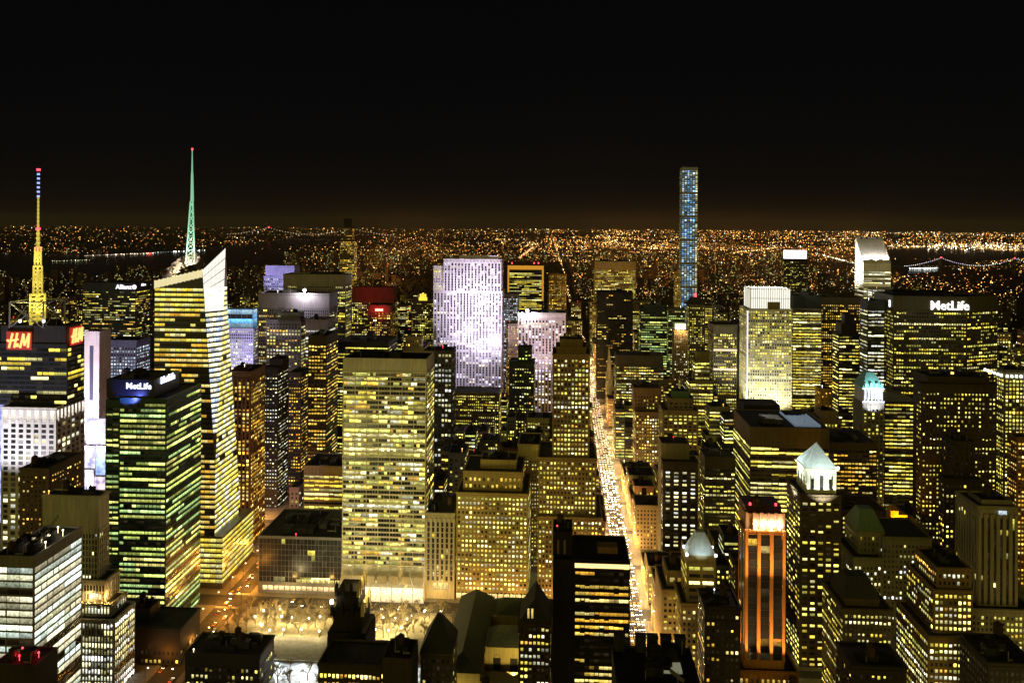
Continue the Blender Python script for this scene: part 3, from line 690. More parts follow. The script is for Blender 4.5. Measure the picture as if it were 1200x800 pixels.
tower('hip_roof_block', 'dark block with a steep hip roof between the orange row block and the library', 'hip roof block', 'building', 440,
      [T(493, 529, 763, D=24, st=sty('punch', 3, 4, .5, .5, .12, .2, 'Y', .7, tb=3))], (.07, .06, .045), PUNCH, vb=800, clutter=0)
tower('crenellated_block', 'dark block with square chimneys along its parapet at the foot of the avenue', 'crenellated dark block', 'building', 395,
      [T(722, 822, 800, D=36, st=None)], (.035, .033, .035), None, vb=800, clutter=5, roof=DARKROOF)
tower('brown_block', 'dark brown block with a few amber windows beside the orange lit tower', 'amber window block', 'building', 430,
      [T(826, 868, 709, xS=818, st=sty('punch', 3, 3.8, .5, .42, .16, .3, 'A', .9, tb=4))], (.035, .024, .02), PUNCH, vb=800, clutter=3)
tower('low_lit_block', 'dark roof block with scattered orange lamps among bushes beside the avenue', 'orange lamp block', 'building', 500,
      [T(217, 304, 764, D=26, xS=None, st=sty('punch', 3.4, 4.2, .5, .5, .25, .2, 'Y', .8, tb=8))], (.05, .04, .03), PUNCH, vb=800, clutter=10, tanks=3)

# ---- centre, behind
rk = tower('slab_skyscraper', 'tall thin stone slab floodlit white and lilac from below', 'floodlit lilac slab', 'skyscraper', 1270,
      [T(531, 588, 455, D=70, st=None), T(508, 588.5, 340, D=45, sb=8, st=sty('rib', 5.2, 3.9, .5, .86, .3, .25, 'V', .85, pd=1.2)), T(520, 587.5, 303, xS=590, sb=2, st=sty('rib', 5.2, 3.85, .5, .86, .26, .2, 'V', .85, tb=7, pd=1.2)), T(508, 521, 311, D=30, sb=8, st=sty('rib', 3.2, 3.9, .5, .6, .6, .3, 'Y', .7)),
       T(538, 572, 299, D=14, sb=8, st=None), T(572, 584, 299.5, D=12, sb=6, st=None)], (.55, .5, .55), RIB, vb=457, clutter=3, seed=9)
tower('black_glass_tower', 'black glass tower framed by a glowing orange border', 'orange framed tower', 'skyscraper', 1850,
      [T(595, 637, 311, D=40, st=sty('glass', 5.5, 4.2, .95, .5, .55, .6, 'Y', .7, tb=12, end=4))], (.02, .018, .015), GLASS, vb=362, clutter=2)
tower('ribbed_slab', 'broad slab of pale vertical stripes tinted lilac, a white lamp on its corner', 'lilac striped slab', 'skyscraper', 1205,
      [T(607, 663, 366, D=45, st=sty('rib', 5, 4, .5, .84, .35, .3, 'V', .85, tb=11, pd=1.2))], (.46, .4, .42), RIB, vb=482, clutter=3)
tower('office_tower', 'narrow lilac tower behind the left corner of the lilac striped slab', 'narrow lilac tower', 'skyscraper', 1420,
      [T(590, 607, 344, D=30, st=sty('rib', 3, 4, .5, .6, .6, .3, 'C', .7))], (.4, .38, .5), RIB, vb=365, clutter=2)
tower('brick_tower', 'narrow brown-pink tower between the floodlit slab and the striped slab', 'brown-pink tower', 'skyscraper', 1320,
      [T(593, 608, 379, D=30, st=sty('punch', 3, 3.8, .5, .5, .6, .2, 'A', .6))], (.3, .2, .16), PUNCH, vb=460, clutter=1)
tower('orange_tower', 'small orange lit stone tower beside the far end of the avenue', 'small orange tower', 'building', 1845,
      [T(643, 664, 321, D=30, st=sty('punch', 4, 4, .45, .5, .5, .2, 'A', .7))], (.45, .27, .1), PUNCH, vb=362, clutter=2)
tower('stepped_tower', 'dark green stepped tower with a few lit windows in front of the striped slab', 'dark green stepped tower', 'skyscraper', 960,
      [T(597, 626, 423, D=25, st=sty('punch', 3.4, 3.8, .55, .45, .35, .4, 'M', .75)), T(607, 623, 406, D=15, sb=5, st=sty('punch', 4, 4, .5, .4, .15, .3, 'G', .6))], (.03, .045, .04), PUNCH, vb=482, clutter=1)
tower('low_stone_block', 'low brown stone block with dense lit windows below the floodlit lilac slab', 'low dense block', 'building', 1130,
      [T(532, 585, 459, D=40, st=sty('punch', 3.2, 3.8, .5, .5, .55, .4, 'Y', .8)), T(560, 580, 484, D=10, sb=-14, st=sty('punch', 3.2, 3.8, .5, .5, .7, .4, 'Y', .8))], (.13, .09, .05), PUNCH, vb=498, clutter=4)
tower('lattice_tower', 'dark tower with a zigzag woven face and a white lit band at its top', 'zigzag tower', 'skyscraper', 860,
      [T(497, 530, 410, xS=534, st=sty('grid', 4.4, 5.2, .62, .52, .35, .4, 'W', .6, tb=3))], (.07, .07, .06), GRID, vb=520, clutter=2)
tower('office_slab', 'wide black slab with rows of yellow windows behind the white grid tower', 'wide black slab', 'skyscraper', 1000,
      [T(395, 455, 400, xS=466, st=sty('band', 4, 4, .85, .45, .5, .7, 'Y', .75, tb=6))], (.03, .028, .025), OFF, vb=425, clutter=5)
tower('red_tower', 'tower with a broad red floodlit top band', 'red topped tower', 'skyscraper', 1400,
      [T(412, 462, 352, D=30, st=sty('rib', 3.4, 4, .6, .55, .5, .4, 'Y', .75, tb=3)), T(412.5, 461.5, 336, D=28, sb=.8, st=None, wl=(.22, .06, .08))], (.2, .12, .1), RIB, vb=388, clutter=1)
tower('sign_tower', 'brown tower with a small red lit sign in front of the red topped tower', 'red sign brown tower', 'skyscraper', 1300,
      [T(431, 458, 357, xS=463, st=sty('rib', 3.4, 4, .6, .55, .55, .3, 'A', .7, tb=12))], (.2, .1, .08), RIB, vb=390, clutter=1)
tower('stone_tower', 'small beige stepped stone tower behind the white grid tower', 'beige stepped tower', 'building', 1120,
      [T(471, 498, 407, D=25, st=sty('punch', 3.4, 4, .4, .5, .5, .2, 'A', .7)), T(475, 494, 394, D=16, sb=4, st=sty('punch', 3.4, 4, .4, .5, .3, .2, 'A', .6))], (.45, .34, .22), PUNCH, vb=420, clutter=1)
tower('crowned_tower', 'dark apartment tower topped by a small yellow lit crown', 'yellow crown tower', 'building', 1420,
      [T(482, 508, 352, D=24, st=sty('punch', 3.4, 4, .5, .45, .5, .3, 'Y', .65))], (.1, .085, .06), PUNCH, vb=400, clutter=0)
tower('ribbed_tower', 'square tower with a bright ribbed top band right of the far avenue', 'bright ribbed-top tower', 'skyscraper', 1930,
      [T(697, 745, 306, D=50, st=sty('rib', 4, 4.2, .6, .6, .55, .6, 'Y', .65, tb=20))], (.5, .36, .18), RIB, vb=342, clutter=3)
tower('black_tower', 'tall black tower with hardly any lit windows beside the avenue', 'tall black tower', 'skyscraper', 1390,
      [T(700, 742, 342, D=40, st=sty('band', 4.2, 4, .8, .4, .16, .5, 'A', .6, tb=4))], (.014, .012, .01), OFF, vb=420, clutter=2)
tower('rounded_tower', 'dark rounded glass tower with greenish lit rows', 'dark rounded tower', 'skyscraper', 1290,
      [T(751, 782, 361, D=30, st=sty('glass', 4, 4, .9, .45, .5, .7, 'G', .6, tb=5)), T(754, 779, 357, D=22, sb=3, st=None)], (.02, .03, .022), GLASS, vb=415, clutter=2)
tower('office_tower', 'tan lit tower behind the dark rounded tower', 'tan tower', 'skyscraper', 1530,
      [T(741, 762, 352, D=30, st=sty('band', 4, 4, .8, .5, .65, .5, 'Y', .65))], (.2, .15, .07), OFF, vb=362, clutter=2)
tower('sign_tower', 'slim tower with a white-hot lit sign box on its top', 'white-hot sign tower', 'skyscraper', 1245,
      [T(790, 806, 387, D=22, st=sty('rib', 3, 4, .5, .5, .3, .2, 'W', .6))], (.2, .17, .1), RIB, vb=440, clutter=0)
tower('office_tower', 'olive tower with yellow rows right of the dark rounded tower', 'olive tower', 'skyscraper', 1400,
      [T(783, 803, 361, D=25, st=sty('band', 4, 4, .8, .5, .5, .5, 'G', .65))], (.12, .11, .06), OFF, vb=380, clutter=1)
tower('bevelled_tower', 'stone tower under a domed top with a red star lamp', 'red star tower', 'skyscraper', 1440,
      [T(808, 826, 357, xS=None, D=40, st=sty('punch', 4, 4, .5, .5, .5, .2, 'Y', .6)), T(826, 835, 358, D=40, st=sty('band', 4, 4, .8, .5, .7, .5, 'Y', .75))], (.2, .16, .09), PUNCH, vb=440, clutter=0)
tower('bank_tower', 'tower with two long white lit bands and a black windowless flank', 'two white band tower', 'skyscraper', 1085,
      [T(836, 864, 380, D=40, xS=None, st=sty('rib', 3.2, 4, .6, .55, .5, .5, 'Y', .8, tb=12)), T(864, 874, 378, D=38, st=None, wl=(.012, .012, .016))], (.14, .12, .08), RIB, vb=450, clutter=2)
tower('stepped_office', 'stepped office with bright yellow lit terraces below the white band tower', 'yellow terrace office', 'office building', 1000,
      [T(808, 836, 446, D=25, st=sty('band', 4, 4, .85, .5, .75, .7, 'Y', .85, tb=3)), T(814, 832, 422, D=20, sb=5, st=sty('band', 4, 4, .85, .5, .6, .7, 'Y', .85, tb=2)), T(816, 831, 412, D=12, sb=8, st=None)], (.2, .17, .09), OFF, vb=470, clutter=1)
tower('striped_office', 'wide dark office striped with lit rows beside the cathedral spires', 'striped office', 'office building', 1140,
      [T(722, 778, 427, D=40, st=sty('band', 4, 4, .8, .45, .62, .45, 'M', .8, tb=2)), T(722.5, 777.5, 416, D=38, sb=.5, st=None)], (.06, .05, .035), OFF, vb=470, clutter=3)
tower('brown_office', 'brown stepped office with a plain attic in front of the striped office', 'brown attic office', 'office building', 985,
      [T(745, 777, 482, D=40, st=sty('punch', 3.6, 3.8, .5, .5, .55, .4, 'M', .85)), T(743, 775, 454, D=30, sb=10, st=sty('punch', 4, 3.8, .45, .45, .2, .2, 'Y', .7, tb=9))], (.17, .11, .06), PUNCH, vb=540, clutter=3)
tower('carved_tower', 'brown tower with two carved crown tiers and copper green plant roof', 'carved crown tower', 'office building', 900,
      [T(777, 818, 480, D=40, st=sty('rib', 5, 3.8, .6, .5, .45, .3, 'Y', .85, tb=5)), T(783, 813, 466, D=26, sb=6, st=sty('rib', 5, 4, .6, .5, .1, .3, 'Y', .6)), T(788, 808, 458, D=14, sb=10, st=None, wl=(.08, .16, .1))], (.2, .15, .09), RIB, vb=525, clutter=2)

# ---- east side
tower('crown_tower', 'tall pale tower with a glowing white lattice crown and floodlit base', 'white crown tower', 'skyscraper', 1040,
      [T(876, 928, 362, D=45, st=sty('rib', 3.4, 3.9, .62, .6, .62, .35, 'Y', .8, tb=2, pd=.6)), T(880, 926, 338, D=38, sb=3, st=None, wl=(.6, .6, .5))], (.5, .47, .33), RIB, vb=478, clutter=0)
tower('banded_tower', 'bright tower of close yellow bands under a dark plant roof', 'bright banded tower', 'skyscraper', 1075,
      [T(929, 963, 361, D=45, st=sty('band', 4.2, 4, .93, .55, .9, .8, 'Y', .95, tb=1)), T(929.5, 962.5, 346, D=40, sb=.6, st=None, wl=(.02, .025, .02))], (.13, .1, .06), OFF, vb=478, clutter=1)
tower('office_slab', 'dark brown slab with scattered yellow windows behind the bright banded tower', 'dark brown slab', 'skyscraper', 1190,
      [T(962, 1009, 348, D=40, st=sty('rib', 3.4, 4, .6, .5, .5, .3, 'A', .75, tb=10))], (.1, .075, .045), RIB, vb=478, clutter=4)
tower('pointed_tower', 'dark tower with chamfered pointed top and sloping lit rows', 'pointed dark tower', 'skyscraper', 960,
      [T(983, 1007, 391, xS=976, st=sty('band', 4, 3.9, .9, .45, .6, .6, 'Y', .85, tb=2)), T(986, 1004, 379, D=20, sb=4, st=None), T(990, 1000, 368, D=12, sb=7, st=None)], (.03, .028, .022), OFF, vb=500, clutter=0)
tower('glass_tower', 'dark glass tower striped with white rows in front of the slanted roof tower', 'white striped glass tower', 'skyscraper', 905,
      [T(1017, 1037, 352, xS=1008, st=sty('band', 4, 3.9, .9, .45, .55, .65, 'W', .75, tb=10))], (.04, .045, .045), OFF, vb=440, clutter=2)
tower('annex_tower', 'small white lit box below the slanted roof tower', 'small white box', 'building', 1480,
      [T(1022, 1046, 338, D=20, st=sty('band', 9, 4, .9, .6, .9, .9, 'W', .8, tb=2))], (.5, .5, .5), OFF, vb=352, clutter=0)
tower('plain_office', 'low orange lit wall with few windows below the dark brown slab', 'orange wall office', 'building', 1000,
      [T(961, 976, 455, D=20, st=sty('punch', 5, 4, .3, .5, .25, .2, 'A', .8, end=3))], (.4, .24, .05), PUNCH, vb=480, clutter=1)
tower('midblock_tower', 'big dark stone tower with scattered lit windows and orange roof lamps', 'big dark stone tower', 'skyscraper', 705,
      [T(1080, 1168, 449, xS=1074, st=sty('punch', 3.3, 3.9, .42, .42, .36, .25, 'Y', 1.0, tb=7)), T(1088, 1160, 441, D=30, sb=8, st=None)], (.06, .042, .022), PUNCH, vb=640, clutter=4, roof=DARKROOF)
tower('dark_tower', 'darker stepped tower standing in front of the big dark stone tower', 'darker stepped tower', 'skyscraper', 620,
      [T(1107, 1150, 560, xS=1100, D=None, st=sty('punch', 3.6, 3.9, .45, .48, .25, .25, 'Y', .9)), T(1118, 1142, 516, D=20, sb=6, st=sty('rib', 3.6, 4, .4, .5, .03, .2, 'Y', .5))], (.04, .03, .02), PUNCH, vb=650, clutter=1)
tower('lamp_crown_tower', 'corner tower with a row of white lamps under its cornice', 'lamp crown tower', 'skyscraper', 800,
      [T(1177, 1225, 433, xS=1168, st=sty('rib', 4, 3.9, .6, .6, .75, .3, 'Y', .9, tb=9))], (.16, .14, .09), RIB, vb=520, clutter=2)
tower('brick_office', 'orange-brown brick block with slanting rows of lit windows at the edge', 'orange-brown block', 'building', 700,
      [T(1192, 1230, 512, xS=1180, st=sty('punch', 3.2, 3.8, .55, .45, .55, .4, 'A', .85))], (.3, .14, .05), PUNCH, vb=575, clutter=2)
tower('ribbed_stone_tower', 'slender stone tower with dark vertical slots and a blue-white top window', 'slotted stone tower', 'skyscraper', 540,
      [T(1138, 1215, 712, D=50, xS=1122, st=sty('punch', 3, 3.8, .5, .5, .3, .3, 'Y', .8)), T(1146, 1192, 592, D=30, sb=6, st=sty('rib', 4.4, 3.8, .42, .96, .05, .3, 'Y', .85, tb=8, pd=1.3)), T(1150, 1186, 585, D=18, sb=12, st=None)], (.3, .27, .2), RIB, vb=760, clutter=2)
tower('dormer_block', 'grey-green stone block with wings and a hipped dome roof', 'grey-green dome block', 'building', 600,
      [T(1000, 1034, 652, D=40, st=sty('punch', 3.2, 3.8, .45, .5, .3, .4, 'W', .9, tb=6)), T(1034, 1092, 628, D=40, sb=6, st=sty('punch', 3.2, 3.8, .45, .5, .2, .4, 'W', .9, tb=5)), T(1006, 1036, 622, D=28, sb=8, st=sty('punch', 3.2, 4, .4, .5, .03, .2, 'Y', .5, tb=3))], (.22, .21, .12), PUNCH, vb=680, clutter=2)
tower('brick_block', 'brown brick block with even rows of small lit windows behind the dome block', 'brown even-row block', 'building', 690,
      [T(982, 1040, 597, D=40, st=sty('punch', 3.3, 3.8, .42, .42, .72, .1, 'Y', .95, tb=5))], (.17, .1, .05), PUNCH, vb=625, clutter=3)
tower('hip_roof_office', 'stone block with lit window rows under a dark hipped roof', 'dark hip roof office', 'building', 505,
      [T(988, 1046, 712, D=40, st=sty('punch', 2.9, 3.7, .5, .45, .55, .5, 'Y', .9, tb=3)), T(990, 1030, 700, D=26, sb=6, st=sty('punch', 3, 3.7, .4, .5, .3, .3, 'A', .8, tb=1))], (.12, .095, .055), PUNCH, vb=765, clutter=1)
tower('brick_ziggurat', 'tan brick block stepping down with rows of warm windows on two sides', 'tan stepped brick block', 'building', 475,
      [T(1088, 1140, 745, xS=1050, st=sty('punch', 3, 3.7, .6, .5, .8, .4, 'M', .95, tb=3)), T(1094, 1140, 690, xS=1062, sb=6, st=sty('punch', 3, 3.7, .55, .5, .62, .4, 'M', .9, tb=2)), T(1098, 1138, 664, xS=1072, sb=10, st=sty('punch', 3, 3.7, .5, .5, .4, .3, 'M', .9, tb=3))], (.25, .17, .07), PUNCH, vb=800, clutter=4)
tower('dark_block', 'black flat-roofed block at the bottom edge before the tan stepped brick block', 'black corner block', 'building', 400,
      [T(998, 1062, 778, D=22, xS=None, st=sty('punch', 3, 3.8, .45, .45, .15, .2, 'Y', .8))], (.03, .025, .02), PUNCH, vb=800, clutter=5)
tower('dark_block', 'dark terrace block with planted edge under the slotted stone tower', 'dark terrace block', 'building', 430,
      [T(1158, 1215, 775, D=30, xS=None, st=sty('punch', 3, 3.8, .45, .45, .05, .2, 'Y', .8))], (.05, .045, .035), PUNCH, vb=800, clutter=5)
tower('wide_office', 'wide block of yellow lit floors under a deep dark roof with a blue skylight', 'wide yellow block', 'office building', 735,
      [T(879, 972, 500, xS=858, st=sty('band', 6.2, 4.05, .95, .55, .78, .75, 'Y', .85, tb=17, fl=.3))], (.15, .11, .06), OFF, vb=600, clutter=5, roof=DARKROOF)
tower('penthouse_block', 'low yellow lit block with a sloped black roof behind the wide yellow block', 'sloped roof block', 'building', 820,
      [T(870, 918, 485, D=35, st=sty('band', 5, 4, .9, .5, .8, .7, 'Y', .7, tb=1)), T(872, 914, 474, D=28, sb=2, st=None, wl=(.015, .015, .015))], (.3, .25, .1), OFF, vb=498, clutter=0)
tower('carved_block', 'pinkish stone roof block right of the wide yellow block', 'pinkish stone block', 'building', 850,
      [T(958, 986, 491, D=30, st=sty('rib', 4, 5, .5, .6, .6, .3, 'Y', .8)), T(962, 980, 481, D=18, sb=5, st=None)], (.26, .19, .13), RIB, vb=505, clutter=2)
tower('flat_office', 'dark flat-roofed office with orange lit windows behind the pyramid tower', 'orange window office', 'building', 760,
      [T(968, 1028, 518, D=50, st=sty('band', 3.6, 3.9, .8, .45, .45, .5, 'A', .85, tb=6))], (.1, .065, .035), OFF, vb=575, clutter=5, roof=DARKROOF)
tp = tower('pyramid_tower', 'dark brick tower with a floodlit white crown and pyramid roof', 'white pyramid tower', 'skyscraper', 560,
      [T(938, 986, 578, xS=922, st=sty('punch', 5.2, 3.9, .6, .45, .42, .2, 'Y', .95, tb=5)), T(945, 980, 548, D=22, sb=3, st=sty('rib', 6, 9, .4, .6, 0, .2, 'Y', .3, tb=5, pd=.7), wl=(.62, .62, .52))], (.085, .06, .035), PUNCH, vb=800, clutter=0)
to = tower('ribbed_tower', 'slim tower of glowing orange stone ribs with a white floodlit crown', 'orange ribbed tower', 'skyscraper', 470,
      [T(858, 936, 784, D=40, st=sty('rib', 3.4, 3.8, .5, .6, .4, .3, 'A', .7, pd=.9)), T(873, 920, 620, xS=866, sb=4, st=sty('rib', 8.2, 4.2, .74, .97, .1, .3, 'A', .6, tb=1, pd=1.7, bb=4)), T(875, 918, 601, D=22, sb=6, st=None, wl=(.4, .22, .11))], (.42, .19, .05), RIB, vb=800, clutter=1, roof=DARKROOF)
t_sp = tower('copper_pyramid_tower', 'cream tower of lit floors under a small glowing white pyramid', 'small pyramid tower', 'building', 520,
      [T(798, 846, 706, D=35, st=sty('punch', 3.4, 3.8, .5, .5, .35, .3, 'Y', .85)), T(805, 839, 650, D=25, sb=4, st=sty('band', 7, 4.2, .8, .5, .6, .6, 'Y', .95, tb=6))], (.34, .28, .14), PUNCH, vb=770, clutter=0)
tower('dark_tower', 'dark brick slab dotted with square white windows right of the avenue', 'white square-window slab', 'skyscraper', 705,
      [T(777, 818, 540, xS=774, st=sty('punch', 6.5, 3.6, .5, .52, .55, .25, 'W', .9, tb=8)), T(775, 808, 519, D=24, sb=10, st=None, wl=(.2, .18, .11))], (.045, .035, .028), PUNCH, vb=645, clutter=1)
tower('dark_office', 'dim brown office with a few yellow rows, left of the wide yellow block', 'dim yellow-row office', 'office building', 770,
      [T(826, 862, 535, xS=820, st=sty('band', 4, 4, .8, .45, .4, .6, 'Y', .7, tb=10))], (.05, .04, .028), OFF, vb=612, clutter=3)
tower('round_apartment', 'pale curved apartment block at the avenue corner below the small pyramid', 'curved apartment block', 'building', 545,
      [T(776, 806, 690, D=40, st=sty('grid', 4, 4, .6, .5, .25, .2, 'Y', .8, tb=4)), T(782, 803, 668, D=25, sb=8, st=sty('grid', 5, 4, .6, .5, .4, .2, 'A', .8, tb=3))], (.36, .28, .13), GRID, vb=770, clutter=2)
tower('white_sign_tower', 'distant tower topped by a glowing white box', 'glowing white box tower', 'skyscraper', 2250,
      [T(919, 947, 303, D=30, st=sty('punch', 4.5, 4, .5, .5, .22, .3, 'Y', .6))], (.08, .065, .05), PUNCH, vb=340, clutter=0)
tower('far_tower', 'solitary dark capped tower with a lit shaft rising against the far river', 'solitary capped tower', 'skyscraper', 2020,
      [T(398, 415, 281, D=28, st=sty('punch', 4, 4, .6, .5, .55, .5, 'A', .8)), T(400, 413, 266, D=22, sb=3, st=sty('punch', 4, 4, .6, .5, .25, .5, 'A', .6)), T(403, 411, 256, D=12, sb=6, st=None, wl=(.03, .03, .03))], (.14, .1, .06), PUNCH, vb=320, clutter=0)
tower('gold_tower', 'thin golden lit tower at the foot of the blue pencil tower', 'thin golden tower', 'building', 1850,
      [T(791, 799, 318, D=16, st=sty('punch', 4, 4, .5, .5, .5, .3, 'A', .6))], (.5, .33, .1), PUNCH, vb=352, clutter=0)
pen = tower('pencil_tower', 'very tall thin square tower gridded with blue-white lit windows', 'blue pencil tower', 'skyscraper', 1840,
      [T(799, 818, 196, D=28, st=None)], (.3, .32, .34), None, vb=350, clutter=0)

# ================================================================== SPECIAL TOWERS AND FEATURES
def P3(px, py, Y): x, y, z = at(px, py, Y); return Vector((x, y, z))
def ptag(o, lab): o['label'] = lab; return o
def find(label_part):
    for o in S.objects:
        if o.parent is None and label_part in (o.get('label') or ''): return o
WHITEGLOW = glow_mat('lit_letter', (1, .97, 1.0), 2.0); BLUEGLOW = glow_mat('lit_letter', (.74, .8, 1), 2.3)

# --- faceted tower with the green spire
def faceted_tower():
    Y0 = 650.0; xe = at(252, 550, Y0)[0]; xw = at(181, 400, Y0)[0]
    zsw = at(178, 329, Y0)[2]; zse1 = at(237, 316, Y0)[2]; x1t = at(237, 316, Y0)[0]
    d = ray(262, 290); y2t = d[1] * xe / d[0]; zse2 = EYE + d[2] * (y2t / d[1]); y2t = max(y2t, Y0 + 18)
    r1_ = ray(266, 345); yb = r1_[1] * xe / r1_[0]; r2_ = ray(285, 640); yb0 = r2_[1] * xe / r2_[0]
    ybz = lambda z: yb0 + (yb - yb0) * min(1.0, z / 230.0)
    rt = empty('faceted_tower', ((xw + xe) / 2, Y0 + 30, 0), 'faceted glass tower with a white lit slanted corner and a green lattice spire', 'skyscraper')
    zc0 = 95.0
    def corner(z):
        t = max(0, (z - zc0) / (zse1 - zc0)); return xe + (x1t - xe) * min(1, t), Y0 + (y2t - Y0) * min(1.15, t)
    g = MB(); lev = [0, zc0] + [zc0 + (zse1 - zc0) * k / 12 for k in range(1, 13)]
    rows = []
    for z in lev:
        x1, y2 = corner(z); rows.append([(xw, Y0, z), (x1, Y0, z), (xe, y2, z), (xe, ybz(z), z), (xw, ybz(z), z)])
    rows[-1] = [(xw, Y0, zsw), (x1t, Y0, zse1), (xe, y2t, zse2), (xe, yb, zsw), (xw, yb, zsw - 8)]
    for a, c in zip(rows, rows[1:]):
        for k in range(5):
            j = (k + 1) % 5; g.quad(a[k], a[j], c[j], c[k])
    rng = random.Random(21); wins = []; fac = []
    # podium that flares out to the street
    xb = xe + 9; g.box(xw, xb - 9.02, Y0 - 6, Y0 - .02, 0, 42); g.box(xe, xb, Y0 - 6, yb0, 0, 42)
    z = 6.0
    while z < zsw - 4:
        x1, y2 = corner(z); row = rng.random(); lit = .9 if row < .35 else .62; pal = PAL['A'] if z < 190 or rng.random() < .5 else PAL['Y']
        top = z > zsw - 26
        def strip(Pa, Pb, lit, pal, br, hh, bw, dst):
            W = hypot(Pb[0] - Pa[0], Pb[1] - Pa[1])
            if W < 2: return
            U = ((Pb[0] - Pa[0]) / W, (Pb[1] - Pa[1]) / W); n = max(1, round(W / bw)); on = True
            for k in range(n):
                if rng.random() > .6: on = rng.random() < lit
                c = rng.choice(pal); v = br * rng.uniform(.6, 1.3) if on else .01; u = (k + .5) * W / n
                dst.append((Pa[0] + U[0] * u, Pa[1] + U[1] * u, z, W / n * .95, hh, (c[0] * v, c[1] * v, c[2] * v), (U[1], -U[0])))
        if z < 40:
            strip((xw, Y0 - 6), (xb, Y0 - 6), .95, PAL['Y'], .95, 2.6, 5, wins); strip((xb, Y0 - 6), (xb, yb0), .97, PAL['Y'], .95, 2.6, 5, wins)
        else:
            strip((xw, Y0), (x1, Y0), .99 if top else lit, PAL['Y'] if top else pal, 1.15 if top else 1.0, 2.2, 4.4, wins)
            strip((xe, y2), (xe, ybz(z)), .92, PAL['Y'] + PAL['W'], 1.35, 2.6, 4, wins)
            if abs(x1 - xe) > 2:
                s_ = (z - zc0) / (zse1 - zc0)
                strip((x1 + .3, Y0), (xe + .3, y2), 1.0, PAL['W'] if (int(z / 4.1) % 2 or s_ > .8) else [(.45, .55, .75), (.8, .75, .6)], 1.7 if s_ > .8 else 1.7, 3.9 if s_ > .8 else 2.7, 3, fac)
        z += 4.1
    g.obj('wall', wall_mat((.05, .05, .045), .3, .5), rt)
    r_ = MB(); r_.v = [tuple(np.array(p) - np.array((0, 0, 4))) for p in rows[-1]]; r_.f = [(0, 1, 2, 3, 4)]; r_.m = [0]; r_.obj('roof', DARKROOF, rt)
    # glowing screen above the roof line
    sc = MB(); sc.quad((xw, Y0 - .2, zsw - 6), (x1t, Y0 - .2, zse1 - 6), (x1t, Y0 - .2, zse1), (xw, Y0 - .2, zsw)); sc.quad((xw, Y0 + .4, zsw), (x1t, Y0 + .4, zse1), (x1t, Y0 + .4, zse1 - 6), (xw, Y0 + .4, zsw - 6))
    for k in range(12):
        u = k / 11; x = xw + (x1t - xw) * u; zz = zsw + (zse1 - zsw) * u; sc.box(x - .25, x + .25, Y0 - .6, Y0 + .6, zz - 6.5, zz + .5)
    sc.obj('roof_screen', glow_mat('roof_screen', (1, .86, .45), .85), rt)
    cs = MB(); x1, y2 = corner(zse1 - 34); n_ = 16
    for k in range(n_):
        u0, u1 = k / n_ + .006, (k + 1) / n_ - .006
        for v0 in range(6):
            za = [zse1 - 34 + (zse1 - (zse1 - 34)) * v0 / 6, zse1 - 34 + 34 * (v0 + 1) / 6]
            q = []
            for zz, uu in ((za[0], u0), (za[0], u1), (za[1] - .4, u1), (za[1] - .4, u0)):
                a, c = corner(zz); fx = (zz - zse1 + 34) / 34
                q.append((a + (xe - a) * uu + .25, Y0 + (c - Y0) * uu - .25, zz + fx * uu * (zse2 - zse1)))
            cs.quad(*q)
    cs.obj('corner_screen', glow_mat('corner_screen', (1, .96, .85), 1.25), rt)
    add_windows(wins, rt, 70); add_windows(fac, rt, 30)
    # spire
    base = P3(225, 309, 690); top = P3(225.3, 176, 690); mid = P3(225.2, 236, 690)
    sp = MB(); r0, r1 = 5.2, 1.5
    def ring(t): 
        zz = base.z + (mid.z - base.z) * t; rr = r0 + (r1 - r0) * t
        return [Vector((base.x + (mid.x - base.x) * t + rr * cos(a), 690 + rr * sin(a), zz)) for a in (-2.4, -.7, 1.6)]
    N = 9; pr = ring(0)
    for k in range(1, N + 1):
        c = ring(k / N)
        for i in range(3):
            sp.tube(pr[i], c[i], .6, .55, 5); sp.tube(pr[i], c[(i + 1) % 3], .28, .28, 4); sp.tube(c[i], c[(i + 1) % 3], .28, .28, 4)
        pr = c
    sp.tube(mid, mid + (top - mid) * .55, 1.5, 1.0, 8); sp.tube(mid + (top - mid) * .55, top, .8, .35, 8)
    s1 = sp.obj('spire', glow_mat('green_glow_steel', (.36, 1, .62), .42, (.55, .8, .68)), rt)  # green floodlight partly put into the steel's colour and glow
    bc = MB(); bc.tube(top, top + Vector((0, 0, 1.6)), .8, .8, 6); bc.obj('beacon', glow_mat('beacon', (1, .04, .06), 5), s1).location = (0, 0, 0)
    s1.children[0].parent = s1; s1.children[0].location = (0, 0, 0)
    for dx in (-9, 9): spot(base.x + dx, 682, base.z + 2, base.x, 690, base.z + 40, 30000, (.55, 1, .75), 80, .8)
    HERO.append((176, 284, Y0, 690, 290, 'faceted spire tower', -300)); FOOT.append((xw - 3, xb + 3, Y0 - 8, yb0 + 4))
    return rt
faceted_tower()

